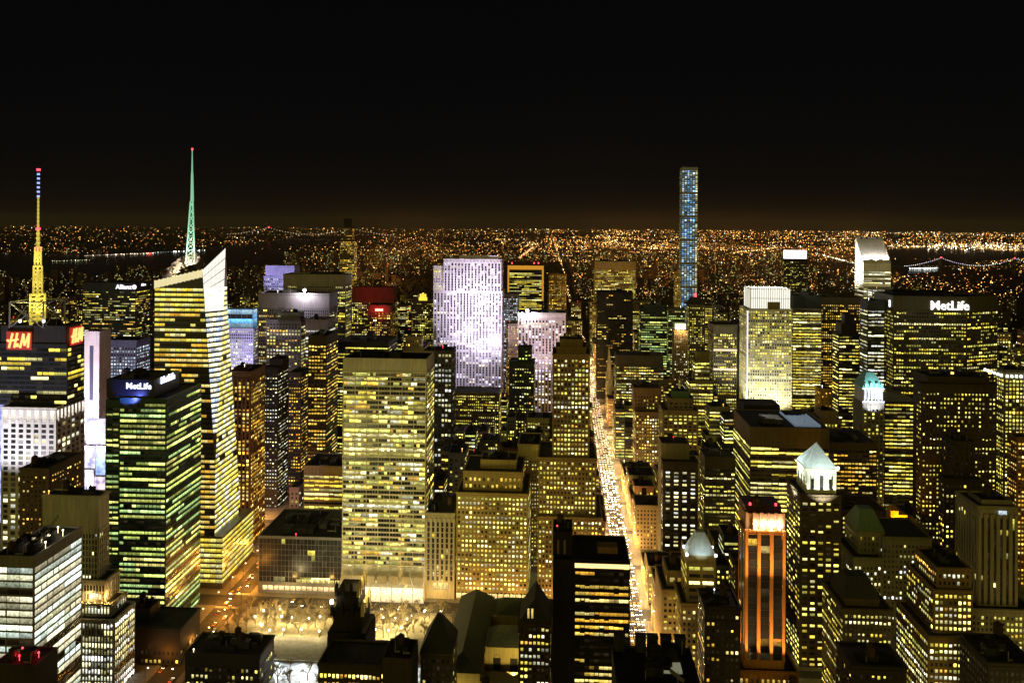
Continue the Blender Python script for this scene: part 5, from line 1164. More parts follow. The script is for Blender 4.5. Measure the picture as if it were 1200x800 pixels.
q = find('slim pale pillar'); Q = rt_info[q.name][0]; b = MB(); xm = (Q[0] + Q[1]) / 2; b.box(xm - 2, xm + 1.6, Q[2] - .25, Q[2] - .02, Q[4] - 120, Q[4] - 14); b.obj('dark_slot', wall_mat((.06, .06, .1), .4, .4), q)
b = MB(); b.box(xm - 1.5, xm + 1.3, Q[2] - .6, Q[2] - .26, Q[4] - 84, Q[4] - 66); b.obj('lit_panel', glow_mat('lit_panel', (.95, .9, 1), 1.5), q)
spot(xm, Q[2] - 60, Q[4] - 110, xm, Q[2], Q[4] - 50, 1100000, (.95, .84, 1), 90)
# flared foot and glowing lobby of the white grid tower
Q = rt_info[tg.name][0]; b = MB(); b.v = [(Q[0], Q[2] - 9, 0), (Q[1], Q[2] - 9, 0), (Q[1], Q[2] - .02, 24), (Q[0], Q[2] - .02, 24), (Q[0], Q[2] - .02, 0), (Q[1], Q[2] - .02, 0)]; b.f = [(0, 1, 2, 3), (0, 3, 4), (1, 5, 2)]; b.m = [0] * 3
b.obj('flared_foot', wall_mat(WHITE, .8, .25), tg)
for k in range(8):
    x = Q[0] + (Q[1] - Q[0]) * (k + .5) / 8; o = bpy.data.objects.new('lobby_window', PANE); C.objects.link(o); o.parent = tg; o.location = Vector((x, Q[2] - 9.1, 6)) - tg.location; o.scale = ((Q[1] - Q[0]) / 8 * .9, 1, 11); o['lit'] = (1.9, 1.45, .75)
for k in range(7):
    b = MB(); x = Q[0] + (Q[1] - Q[0]) * (k + .5) / 7; b.box(x - 3.5, x + 3.5, Q[2] - 7.2, Q[2] - 5, 13.5, 19); b.obj('lit_bay', glow_mat('lit_bay', (1, .62, .15), .3), tg)
# hip roofs and gables
def hip(rt, tier, name, rise, mat, k=.45):
    X0, X1, Y0, Y1, Z = rt_info[rt.name][tier][:5]; P = rect(X0 - .6, X1 + .6, Y0 - .6, Y1 + .6); m = MB(); xm, ym = (X0 + X1) / 2, (Y0 + Y1) / 2
    Q_ = [(xm + (x - xm) * k, ym + (y - ym) * k * .6) for x, y in P]; m.prism(P, Z + .05, Z + rise, True, 0, Q_); return m.obj(name, mat, rt)
hip(find('steep hip roof'), 0, 'hip_roof', 15, wall_mat((.035, .04, .04), .8, .2), .15)
hip(find('dark hipped roof'), 1, 'hip_roof', 10, wall_mat((.05, .055, .055), .8, .2), .6)
hip(find('hipped dome roof'), 2, 'hip_roof', 13, copper, .5)
hip(find('domed top with a red star'), 0, 'domed_roof', 12, wall_mat((.06, .055, .05), .8, .2), .5)
q = find('domed top with a red star'); Q = rt_info[q.name][0]; b = MB(); b.tube(((Q[0] + Q[1]) / 2, Q[2] + 20, Q[4] + 12), ((Q[0] + Q[1]) / 2, Q[2] + 20, Q[4] + 18), 2, 2, 6); b.obj('beacon', glow_mat('beacon', (1, .04, .06), 5), q)
q = find('pointed gable'); Q = rt_info[q.name][0]; b = MB(); xm = (Q[0] + Q[1]) / 2; b.v = [(Q[0], Q[2], Q[4]), (Q[1], Q[2], Q[4]), (xm, Q[2], Q[4] + 12), (Q[0], Q[3], Q[4]), (Q[1], Q[3], Q[4]), (xm, Q[3], Q[4] + 12)]; b.f = [(0, 1, 2), (4, 3, 5), (1, 4, 5, 2), (3, 0, 2, 5)]; b.m = [0] * 4; b.obj('gable_roof', wall_mat((.03, .028, .026), .8, .2), q)
for dx in (-3.2, -1.2): 
    o = bpy.data.objects.new('gable_window', PANE); C.objects.link(o); o.parent = q; o.location = Vector((xm + dx, Q[2] - .02, Q[4] + 4.5)) - q.location; o.scale = (1, 1, 5); o['lit'] = (.8, .6, .15)
q = find('square chimneys along'); Q = rt_info[q.name][0]
for k, u in enumerate((.03, .3, .45, .62, .8)):
    b = MB(); x = Q[0] + (Q[1] - Q[0]) * u; b.box(x, x + 5.2, Q[3] - 5, Q[3] - .8, Q[4] - 1, Q[4] + 6.5); b.box(x - .3, x + 5.5, Q[3] - 5.3, Q[3] - .5, Q[4] + 6.5, Q[4] + 7.2); b.obj('chimney', ROOF, q)
for u, v in ((.42, .5), (.62, .55)):
    b = MB(); x = Q[0] + (Q[1] - Q[0]) * u; y = Q[2] + (Q[3] - Q[2]) * v; b.box(x, x + 7, y, y + 8, Q[4] - 1, Q[4] + 6); b.box(x + 1, x + 6, y + 1, y + 7, Q[4] + 6, Q[4] + 7); b.obj('plant_room', DARKROOF, q)
b = MB(); b.box(Q[0] + .55 * (Q[1] - Q[0]), Q[0] + .82 * (Q[1] - Q[0]), Q[2] + 12, Q[2] + 20, Q[4] - .9, Q[4] + .6); b.obj('skylight', glow_mat('skylight', (.8, .8, .5), .22), q)
b = MB(); b.tube((Q[0] + 22, Q[3] - 14, Q[4] + .3), (Q[1] - 8, Q[2] + 4, Q[4] + .3), .9, .9, 6); b.obj('roof_duct', STEEL, q)
q = find('a deep dark roof with a blue skylight'); Q = rt_info[q.name][0]; b = MB(); b.box(Q[0] + .6 * (Q[1] - Q[0]), Q[0] + .93 * (Q[1] - Q[0]), Q[2] + 8, Q[3] - 10, Q[4] - .9, Q[4] + .8)
for k in range(5): b.box(Q[0] + (.6 + .066 * k) * (Q[1] - Q[0]), Q[0] + (.61 + .066 * k) * (Q[1] - Q[0]), Q[2] + 7.5, Q[3] - 9.5, Q[4] + .8, Q[4] + 1.2)
b.obj('skylight', glow_mat('blue_skylight', (.45, .62, .8), .22), q)
q = find('two long white lit bands'); Q = rt_info[q.name][0]
for py_ in (410, 432.5):
    z = at(850, py_, Q[2])[2]; b = MB(); b.box(Q[0] + .3, Q[1] - .3, Q[2] - .9, Q[2] - .5, z - 1.3, z + 1.3); b.obj('lit_band', glow_mat('lit_band', (1, .75, .5), 1.1), q)
q = find('a bright strip under its roof'); Q = rt_info[q.name][0]; b = MB(); b.box(Q[0] + .3, Q[1] - .1, Q[2] - .5, Q[2] - .05, Q[4] - 4.6, Q[4] - 2.0); b.obj('lit_strip', glow_mat('lit_strip', (1, .72, .3), 1.5), q)
b = MB(); b.box(Q[0] + 14, Q[0] + 26, Q[2] + 12, Q[2] + 20, Q[4] - .9, Q[4] + 3); b.obj('roof_vent_bank', wall_mat((.25, .15, .1), .8, .2), q)
Q = rt_info[q.name][2]; duct = wall_mat((.3, .2, .15), .7, .3)
for dx in (-3.2, .6): b = MB(); xm = (Q[0] + Q[1]) / 2 + dx; b.box(xm, xm + 1.1, Q[2] - .8, Q[2] - .02, Q[4] - 13, Q[4] - 5); b.obj('wall_duct', duct, q)
q = find('row of white lamps under'); Q = rt_info[q.name][0]
for k in range(8):
    b = MB(); x = Q[0] + 2 + 4.2 * k; b.tube((x, Q[2] - 1.2, Q[4] - 7), (x, Q[2] - 1.2, Q[4] - 4.6), 1.3, 1.0, 8); b.obj('crown_lamp', glow_mat('crown_lamp', (.9, 1, .8), 2.5), q)
for k in range(6):
    b = MB(); y = Q[2] + 3 + 6 * k; b.tube((Q[0] - 1.2, y, Q[4] - 7), (Q[0] - 1.2, y, Q[4] - 4.6), 1.3, 1.0, 8); b.obj('crown_lamp', glow_mat('crown_lamp', (.9, 1, .8), 2.5), q)
q = find('orange roof lamps'); Q = rt_info[q.name][0]
for px_ in (1116, 1160):
    p = P3(px_, 438, Q[2] + 12); b = MB(); b.tube(p, p + Vector((0, 0, 1.5)), 1.2, 1.2, 8); b.obj('roof_lamp', glow_mat('amber_lamp', (1, .5, .1), 4), q)
q = find('blue-white top window'); Q = rt_info[q.name][1]
for dx in (.52, .62): 
    o = bpy.data.objects.new('top_window', PANE); C.objects.link(o); o.parent = q; o.location = Vector((Q[0] + (Q[1] - Q[0]) * dx + 1, Q[2] - 1.1, Q[4] - 4)) - q.location; o.scale = (2.6, 1, 2.6); o['lit'] = (.7, .85, .95)
# orange floodlit roof house
def orange_house():
    Y = 672; x0, _, zt = at(1044, 598, Y); x1 = at(1064, 598, Y)[0]; zb = at(1054, 617, Y)[2]
    rt = empty('roof_house', ((x0 + x1) / 2, Y + 7, 0), 'block topped by a ruined-looking house glowing orange under floodlights', 'building')
    b = MB(); b.box(x0 - 6, x1 + 14, Y - 5, Y + 30, 0, zb); b.obj('wall', wall_mat((.2, .16, .08), .8, .2), rt)
    b = MB(); b.box(x0, x0 + 6, Y, Y + 9, zb + .02, zt); b.box(x0 + 6.02, x1, Y + 1, Y + 10, zb + .02, zt - 3.5); b.box(x0 + 2, x0 + 4, Y - .2, Y - .02, zt - 5, zt - 2.6); b.pyramid(rect(x0 - .4, x0 + 6.4, Y - .4, Y + 9.4), zt + .02, (x0 + 3, Y + 4.5, zt + 4)); b.obj('house', wall_mat((.6, .3, .04), .85, .2), rt)
    spot((x0 + x1) / 2, Y - 12, zb + 2, (x0 + x1) / 2, Y, zb + 6, 70000, (1, .42, .03), 100); FOOT.append((x0 - 8, x1 + 16, Y - 8, Y + 33)); HERO.append((1040, 1066, Y, 616, 597, 'orange house block', x0))
    lm = MB(); lm.tube(((x0 + x1) / 2, Y - 4.4, zb), ((x0 + x1) / 2, Y - 4.4, zb + 1), .5, .5, 6); lm.obj('flood_lamp', glow_mat('amber_lamp', (1, .5, .1), 4), rt)
orange_house()
# white crown with green roof
def green_roof_tower():
    Y = 800; x0, _, zt = at(1011, 456, Y); x1 = at(1036, 456, Y)[0]; rt = empty('green_roof_tower', ((x0 + x1) / 2, Y + 12, 0), 'narrow tower with a blue-white lit columned crown under a steep green roof', 'building')
    g = MB(); wins = []; g.box(x0, x1, Y, Y + 26, 0, zt - 12); facade(g, wins, (x0, Y), (x1, Y), 0, zt - 14, sty('rib', 4, 3.9, .5, .5, .3, .2, 'Y', .7), random.Random(4)); g.obj('wall', wall_mat((.22, .2, .15), .8, .2), rt); add_windows(wins, rt)
    c = MB(); c.box(x0 - .6, x1 + .6, Y - .6, Y + 26.6, zt - 12.2, zt - 11); c.box(x0 + 1, x1 - 1, Y + 1, Y + 25, zt - 11.02, zt); c.box(x0 - .6, x1 + .6, Y - .6, Y + 26.6, zt - .02, zt + 1.4); c.obj('crown', wall_mat((.7, .72, .75), .7, .3), rt)
    for k in range(6):
        p = MB(); x = x0 + (x1 - x0) * (k + .5) / 6; p.tube((x, Y + .2, zt - 11), (x, Y + .2, zt), .8, .7, 8); p.obj('column', wall_mat((.7, .72, .75), .7, .3), rt)
    r = MB(); P = rect(x0 - .3, x1 + .3, Y - .3, Y + 26); xm = (x0 + x1) / 2; r.prism(P, zt + 1.4, zt + 15, True, 0, [(xm + (x - xm) * .35, Y + 13 + (y - Y - 13) * .35) for x, y in P])
    for k in range(4): r.box(x0 + 2 + 5 * k, x0 + 4 + 5 * k, Y - .2, Y + 3, zt + 1.5, zt + 6)
    r.obj('steep_roof', wall_mat((.2, .42, .4), .7, .3), rt)
    spot(xm, Y - 14, zt - 22, xm, Y, zt - 5, 60000, (.75, .8, 1), 100); spot(xm, Y - 12, zt + 1, xm, Y + 8, zt + 10, 30000, (.6, .95, 1), 110); spot(x0 - 12, Y + 2, zt - 70, x0, Y + 5, zt - 20, 120000, (.8, .85, 1), 70)
    HERO.append((1009, 1036, Y, 520, 437, 'green-roofed crown', x0)); FOOT.append((x0 - 3, x1 + 3, Y - 3, Y + 30))
green_roof_tower()

# --- cathedral with twin spires
def cathedral():
    Y = 1285; xs = at(709, 460, Y)[0]; xs = max(xs, AVE5 + 20); zt = at(711, 408, Y)[2]; rt = empty('cathedral', (xs + 12, Y + 20, 0), 'pale stone cathedral with tall thin floodlit spires beside the avenue', 'cathedral')
    st = wall_mat((.55, .52, .36), .8, .25)
    n = MB(); n.box(xs + 5, xs + 70, Y + 4, Y + 22, 0, 26); n.v += [(xs + 5, Y + 4, 26), (xs + 5, Y + 22, 26), (xs + 5, Y + 13, 40), (xs + 70, Y + 4, 26), (xs + 70, Y + 22, 26), (xs + 70, Y + 13, 40)]; i = len(n.v) - 6
    n.f += [(i, i + 2, i + 1), (i + 3, i + 4, i + 5), (i, i + 3, i + 5, i + 2), (i + 1, i + 2, i + 5, i + 4)]; n.m += [0] * 4; n.obj('nave', st, rt)
    for yy in (Y, Y + 24):
        s_ = MB(); s_.box(xs - 4, xs + 5, yy - 4, yy + 5, 0, 52); s_.pyramid([(xs + .5 + 4.2 * cos(k * pi / 4), yy + .5 + 4.2 * sin(k * pi / 4)) for k in range(8)], 52, (xs + .5, yy + .5, zt))
        for a, c in ((-4, -4), (4, -4), (4, 4), (-4, 4)): s_.pyramid([(xs + .5 + a + .8 * cos(k * pi / 2), yy + .5 + c + .8 * sin(k * pi / 2)) for k in range(4)], 52, (xs + .5 + a, yy + .5 + c, 62))
        s_.obj('spire', st, rt)
    spot(xs + 4, Y - 40, 20, xs, Y, 70, 480000, (1, .95, .6), 70); HERO.append((704, 716, Y, 462, 408, 'cathedral', xs)); FOOT.append((xs - 6, xs + 72, Y - 8, Y + 32))
cathedral()

# --- library with long dark roofs
def library():
    Y0, Y1 = 500, 602; xa = at(530, 735, 550)[0]; X0, X1 = xa, 44
    rt = empty('library', ((X0 + X1) / 2, (Y0 + Y1) / 2, 0), 'low stone library with long dark gabled roofs beside the park', 'library')
    w = MB(); w.box(X0, X0 + 24, Y0, Y1, 0, 20); w.box(X0 + 24.02, X1, Y1 - 24, Y1, 0, 19); w.box(X0 + 24.02, X0 + 62, Y0 + 30, Y0 + 56, 0, 21); w.box(X1 - 24, X1, Y0, Y1 - 24.02, 0, 19); w.box(X0 + 24.02, X1 - 24.02, Y0, Y0 + 12, 0, 15); w.obj('wall', wall_mat((.36, .29, .13), .8, .2), rt)
    def gable(x0, x1, y0, y1, z, h, along):
        m = MB()
        if along == 'y': xm = (x0 + x1) / 2; m.v = [(x0, y0, z), (x1, y0, z), (x1, y1, z), (x0, y1, z), (xm, y0 + 8, z + h), (xm, y1 - 8, z + h)]; m.f = [(0, 1, 4), (1, 2, 5, 4), (2, 3, 5), (3, 0, 4, 5)]
        else: ym = (y0 + y1) / 2; m.v = [(x0, y0, z), (x1, y0, z), (x1, y1, z), (x0, y1, z), (x0 + 8, ym, z + h), (x1 - 8, ym, z + h)]; m.f = [(0, 1, 5, 4), (1, 2, 5), (2, 3, 4, 5), (3, 0, 4)]
        m.m = [0] * 4; return m.obj('roof', wall_mat((.07, .085, .07), .7, .3), rt)
    gable(X0 - .6, X0 + 24.6, Y0 - .6, Y1 + .6, 20.05, 9, 'y'); gable(X0 + 25, X1 + .6, Y1 - 24.6, Y1 + .6, 19.05, 7, 'x'); gable(X0 + 24.7, X0 + 62, Y0 + 29.4, Y0 + 56.6, 21.05, 8, 'x'); gable(X1 - 24.6, X1 + .6, Y0 - .6, Y1 - 25, 19.05, 7, 'y')
    for k in range(3):
        a = MB(); x = X0 + 32 + 11 * k; a.box(x - 2.4, x + 2.4, Y0 + 29.7, Y0 + 30.02, 6, 14); a.tube((x, Y0 + 29.7, 14), (x, Y0 + 30.02, 14), 2.4, 2.4, 12); a.obj('arched_window', wall_mat((.02, .02, .018), .3, .5), rt)
    spot(X0 + 44, Y0 + 8, 16, X0 + 44, Y0 + 30, 14, 26000, (1, .75, .2), 110); spot(X0 + 10, Y0 - 14, 6, X0 + 12, Y0, 14, 9000, (1, .78, .2), 100)
    FOOT.append((X0 - 4, X1 + 4, Y0 - 4, Y1 + 4)); HERO.append((527, 640, Y0, 800, 690, 'library', X0))
library()

# --- black brick tower with golden pinnacles
def pinnacle_tower():
    Y = 462; x0 = at(384, 720, Y)[0]; x1 = at(428, 720, Y)[0]; zt = at(406, 696, Y)[2]; rt = empty('pinnacle_tower', ((x0 + x1) / 2, Y + 12, 0), 'black brick tower with gold lit pinnacles above the park edge', 'building')
    bk = wall_mat((.022, .018, .015), .8, .25); g = MB(); wins = []; xm = (x0 + x1) / 2; W = x1 - x0
    g.box(x0, x1, Y, Y + 24, 0, zt - 22); g.box(x0 + 2.5, x1 - 2.5, Y + 2, Y + 22, zt - 22.02, zt - 10); g.box(x0 + 4, x1 - 5, Y + 4, Y + 20, zt - 10.02, zt)
    facade(g, wins, (x0, Y), (x1, Y), 0, zt - 24, sty('rib', 3, 3.8, .45, .6, .16, .1, 'A', .6, tb=2, pd=.5), random.Random(2)); facade(g, wins, (x1, Y), (x1, Y + 24), 0, zt - 24, sty('rib', 3, 3.8, .45, .6, .2, .1, 'A', .6, tb=2, pd=.5), random.Random(3))
    g.obj('wall', bk, rt); add_windows(wins, rt)
    gold = wall_mat((.65, .5, .2), .5, .4)
    for (x, y, z, h) in [(x0 + 4 + (W - 9) * k / 3, Y + 3.9, zt, 6) for k in range(4)] + [(x1 - 5, Y + 8 + 6 * k, zt, 6) for k in range(3)] + [(x0 + 2 + (W - 4) * k / 3, Y + 1.6, zt - 10, 5) for k in range(4)] + [(x1 - 2.5, Y + 6 + 7 * k, zt - 10, 5) for k in range(3)]:
        p = MB(); p.box(x - .8, x + .8, y - .8, y + .8, z - 3, z + h * .5); p.pyramid(rect(x - .9, x + .9, y - .9, y + .9), z + h * .5, (x, y, z + h)); p.obj('pinnacle', gold if x > x1 - 7 else bk, rt)  # side pinnacles gold as lit, the unlit front ones painted black
    lm = MB(); lm.tube((x0 + 2, Y + 1, zt - 6), (x0 + 2, Y + 1, zt - 4), .9, .9, 8); lm.obj('flood_lamp', glow_mat('flood', (1, .95, .8), 12), rt)
    point(xm + 3, Y + 12, zt + 4, 1500, (1, .8, .3), .3); point(x1 - 1, Y + 8, zt - 6, 1500, (1, .8, .35), .3); point(x1 - 1, Y + 16, zt - 7, 1500, (1, .8, .35), .3)
    FOOT.append((x0 - 3, x1 + 3, Y - 3, Y + 27)); HERO.append((384, 432, Y, 770, 690, 'black pinnacle tower', x0))
pinnacle_tower()

# --- bright advertising screens on the square
def screens():
    Y = 730; rows = [(-3, 5, 455, 612), (103, 124, 490, 520), (100, 112, 522, 548), (113, 125, 522, 556), (100, 110, 550, 576), (111, 125, 558, 578)]
    cols = [((.5, .55, 1), 1.0), ((.45, .5, .75), 1.0), ((.9, .85, 1), 1.1), ((.35, .55, .95), 1.0), ((1, .96, 1), 2.0), ((1, .8, .85), .9)]
    labs = ['tall blue-white advertising screen cut off by the edge beside the pale columned podium', 'upper wide bright advertising screen below the pale pillar', 'white-lilac advertising screen at the left of the bright square', 'blue advertising screen at the right of the bright square', 'small pure white advertising screen at the foot of the pillar', 'pink-white advertising screen lowest in the bright square']
    for (a, c, t, bt), (col, s_), lb in zip(rows, cols, labs):
        p = P3(a, t, Y); q = P3(c, bt, Y); rt = empty('billboard', ((p.x + q.x) / 2, Y, q.z), lb, 'billboard', 'advertising screens on the bright square')
        m, t_, bs = node_mat('screen'); n = t_.nodes.new('ShaderNodeTexNoise'); n.inputs['Scale'].default_value = .16; n.inputs['Detail'].default_value = 2; g = t_.nodes.new('ShaderNodeNewGeometry'); rp = t_.nodes.new('ShaderNodeValToRGB')
        rp.color_ramp.elements[0].position = .35; rp.color_ramp.elements[0].color = (col[0] * .25, col[1] * .25, col[2] * .45, 1); rp.color_ramp.elements[1].position = .6; rp.color_ramp.elements[1].color = (*col, 1)
        t_.links.new(g.outputs['Position'], n.inputs[0]); t_.links.new(n.outputs[0], rp.inputs[0]); t_.links.new(rp.outputs[0], bs.inputs['Emission Color']); bs.inputs['Emission Strength'].default_value = s_ * 1.3; bs.inputs['Base Color'].default_value = (.02, .02, .02, 1)
        b = MB(); b.box(p.x, q.x, Y - .8, Y, q.z, p.z, bottom=True); b.obj('screen', m, rt); f = MB()
        f.box(p.x - .4, p.x - .02, Y - 1, Y + .2, q.z - .4, p.z + .4); f.box(q.x + .02, q.x + .4, Y - 1, Y + .2, q.z - .4, p.z + .4); f.box(p.x, q.x, Y - 1, Y + .2, p.z + .02, p.z + .4); f.obj('screen_frame', DARKSTEEL, rt); f = MB(); f.box((p.x + q.x) / 2 - .5, (p.x + q.x) / 2 + .5, Y + .02, Y + 1, 0, p.z - 2); f.obj('post', DARKSTEEL, rt)
    p = P3(112, 530, 720); point(p.x, 715, p.z, 260000, (.8, .75, 1), 3)
screens()
HERO.append((99, 126, 740, 580, 388, 'pale pillar', -400))

# ================================================================== STREET LIGHT
WARM = (1, .72, .2)
for k in range(30):
    y = 500 + 46 * k; point(AVE5 + (-6 if k % 2 else 6), y, 9.5, 30000 if y < 1400 else 70000, (1, .53, .17), .4)
for k in range(26):
    for s_ in (-1, 1): point(AVE5 + s_ * 12, 505 + 26 * k + 9 * s_, 6.5, 12000, (1, .62, .24), .4)
for k in range(10): point(AVE6 + (-5 if k % 2 else 5), 500 + 24 * k, 9, 4000 if k < 4 else 24000, (1, .36, .04), .4)
for k in range(9): point(-215 + 30 * k, 628, 9, 9000, (1, .56, .13), .4)
for x, y, z, c, p_ in ((-340, 905, 12, (1, .3, .12), 70000), (-300, 800, 14, (1, .45, .1), 50000)): point(x, y, z, p_, c)
for n in (43, 44, 45, 46, 47, 48):                       # cross streets: each ends at the avenue with its own lamps
    for x in (110, 160, 260, 300): point(x, road_mid(n), 9, 16000, WARM, .8)
for n in (38, 39, 40, 41):
    for x in (130, 215, 290, 345): point(x, road_mid(n), 9, 14000, WARM, .8)
# unseen spots added around the park brighten the stone fronts north of it
spot(-222, 425, 66, -152, 640, 100, 620000, (1, .88, .34), 46, .8, .3)
spot(-52, 455, 40, -42, 640, 70, 210000, (1, .80, .12), 44, .8, .3)
spot(28, 400, 66, 16, 640, 110, 200000, (1, .80, .16), 36, .8, .3)
for x, p_ in ((-215, 9000), (-160, 9000), (-105, 9000)): spot(x, 612, 8, x, 640, 22, p_, (1, .8, .4), 120, .6, .3)

# ================================================================== THE PARK
plz = MB(); plz.quad((-238, 574, .16), (-62, 574, .16), (-62, 612, .16), (-238, 612, .16)); tag(plz.obj('park_path', wall_mat((.3, .26, .17), .9, .1, scale=.3)), kind='structure')
lw = MB(); lw.quad((-214, 544, .165), (-130, 544, .165), (-130, 566, .165), (-214, 566, .165)); tag(lw.obj('lawn', wall_mat((.28, .28, .27), .9, .1, scale=.3)), kind='structure')
def ice_mat():
    m, t, bs = node_mat('ice'); g = t.nodes.new('ShaderNodeNewGeometry'); n = t.nodes.new('ShaderNodeTexNoise'); n.inputs['Scale'].default_value = .25; n.inputs['Detail'].default_value = 7
    r = t.nodes.new('ShaderNodeValToRGB'); r.color_ramp.elements[0].position = .42; r.color_ramp.elements[0].color = (.45, .47, .48, 1); r.color_ramp.elements[1].position = .6; r.color_ramp.elements[1].color = (.86, .88, .9, 1)
    t.links.new(g.outputs['Position'], n.inputs[0]); t.links.new(n.outputs[0], r.inputs[0]); t.links.new(r.outputs[0], bs.inputs['Base Color']); bs.inputs['Roughness'].default_value = .35; return m
rk_ = MB(); rk_.quad((-200, 472, .17), (-86, 472, .17), (-86, 540, .17), (-200, 540, .17)); tag(rk_.obj('ice_rink_surface', ice_mat()), kind='structure')
rd = empty('rink_barrier', (-154, 508, 0), 'low white barrier around the white lit ice rink', 'barrier')
for (x0, x1, y0, y1) in ((-201, -85, 540.2, 541), (-201, -200.2, 472, 540), (-85.8, -85, 472, 540)):
    b = MB(); b.box(x0, x1, y0, y1, .14, 1.4); b.obj('barrier_panel', wall_mat((.7, .72, .72), .6, .3), rd)
for x in (-195, -172, -148, -124, -100):
    spot(x, 543, 15, x + 3, 512, 0, 40000, (.92, .97, 1), 120, .9, .6)
pole_m = DARKSTEEL; glob = glow_mat('lamp_globe', (1, .9, .78), 9); warmg = glow_mat('lamp_head', (1, .72, .35), 9); whiteg = glow_mat('lamp_head', (.95, .97, 1), 9)
def lamp_mesh(h, r, arm):
    p = MB(); p.tube((0, 0, 0), (0, 0, h), .14, .08, 6); p.tube((0, 0, 0), (0, 0, .8), .25, .2, 6)
    hd = MB()
    if arm: p.tube((0, 0, h), (arm, 0, h + .5), .07, .06, 5); hd.tube((arm * .85, 0, h + .3), (arm * .85, 0, h + .62), r, r * .7, 8)
    else: 
        hd.tube((0, 0, h), (0, 0, h + r * .8), r * .7, r, 8, cap=False); hd.tube((0, 0, h + r * .8), (0, 0, h + r * 1.8), r, r * .5, 8)
    return p.mesh('pole', pole_m), hd
LP = {}
for key, h, r, arm, mat in (('park', 4.2, .62, 0, glob), ('street', 8.8, .55, 2.2, warmg), ('white', 8.8, .55, 2.2, whiteg)):
    pm, hd = lamp_mesh(h, r, arm); LP[key] = (pm, hd.mesh('lamp_head', mat))
def lamp(key, x, y, rz, label, group):
    t = empty('street_lamp', (x, y, .14), label, 'street lamp', group); t.rotation_euler = (0, 0, rz)
    for nm, me in zip(('pole', 'lamp_head'), LP[key]): o = bpy.data.objects.new(nm, me); C.objects.link(o); o.parent = t
rp_ = random.Random(5)
for i, (px_, py_) in enumerate([(316, 738), (332, 737), (353, 737), (374, 739), (342, 723), (362, 724), (375, 722), (330, 722), (309, 715), (393, 716), (437, 726), (449, 723), (463, 724), (477, 725), (440, 737), (455, 738), (482, 721), (497, 716), (512, 722), (506, 731), (470, 735), (299, 722), (306, 732), (328, 713), (415, 717)]):
    x, y = ground(px_, py_, 4.8)
    lamp('park', x, y, 0, 'short park lamp with a round glowing globe among the golden bare trees', 'globe lamps in the park')
    point(x, y - 1.2, 5.8, 6000, (1, .80, .36), .5)
for k in range(22):
    y = 500 + 30 * k
    for s_ in (-1, 1): lamp('street' if (k + s_) % 3 else 'white', AVE5 + s_ * 9.6, y + (8 if s_ > 0 else 0), 0 if s_ < 0 else pi, 'tall street lamp with a warm head along the bright avenue' if (k + s_) % 3 else 'tall street lamp with a white head along the bright avenue', 'street lamps along the bright avenue')
for k in range(8):
    y = 510 + 27 * k
    for s_ in (-1, 1): lamp('street', AVE6 + s_ * 10, y, 0 if s_ < 0 else pi, 'street lamp along the orange avenue beside the park', 'street lamps along the orange avenue')
# bare trees
bark = wall_mat((.3, .23, .12), .9, .1, scale=1)
TREES = []
for v in range(5):
    rt_ = random.Random(40 + v); tr = MB(); tr.tube((0, 0, 0), (0, 0, 3.4), .32, .24, 6); cr = MB()
    def grow(p, d, L, r, n):
        q = p + d * L; cr.tube(p, q, max(r, .07), max(r * .65, .06), 4, cap=False)
        if n == 0: return
        for _ in range(3 if n > 1 else 4):
            nd = (d + Vector((rt_.gauss(0, .55), rt_.gauss(0, .55), rt_.gauss(.12, .3)))).normalized(); grow(p + d * L * rt_.uniform(.55, 1), nd, L * rt_.uniform(.6, .82), r * .6, n - 1)
    for _ in range(4):
        a = rt_.uniform(0, 2 * pi); grow(Vector((0, 0, 3.2)), Vector((.6 * cos(a), .6 * sin(a), 1)).normalized(), rt_.uniform(2.6, 3.6), .2, 3)
    TREES.append((tr.mesh('trunk', bark), cr.mesh('crown', bark)))
def tree(x, y, s, label, group):
    t = empty('bare_tree', (x, y, .14), label, 'tree', group); t.rotation_euler = (0, 0, rp_.uniform(0, 6)); t.scale = (s, s, s * rp_.uniform(.9, 1.1)); v = rp_.choice(TREES)
    for nm, me in zip(('trunk', 'crown'), v): o = bpy.data.objects.new(nm, me); C.objects.link(o); o.parent = t
for x in range(-234, -60, 9):
    for y in (578, 587, 598, 608): tree(x + rp_.uniform(-2, 2), y + rp_.uniform(-2, 2), rp_.uniform(.9, 1.35), 'bare leafless tree lit gold among the park lamps', 'bare trees in the lit park')
for x, y in ((-212, 520), (-206, 505), (-208, 535), (-104, 520), (-103, 500), (-98, 540), (-214, 490), (-100, 482), (-160, 474), (-140, 473), (-150, 481), (-170, 476), (-128, 478), (-196, 512), (-188, 500), (-181, 515), (-176, 494), (-170, 507), (-163, 520), (-158, 498), (-152, 511), (-190, 528), (-178, 530), (-146, 500), (-120, 512), (-112, 498), (-116, 527)): tree(x, y, rp_.uniform(1, 1.4), 'bare leafless tree beside the white lit ice rink', 'bare trees by the ice rink')
for k in range(9): tree(-236 + rp_.uniform(-1, 1), 500 + 9 * k, rp_.uniform(.8, 1.1), 'bare street tree beside the orange avenue', 'bare trees by the orange avenue')

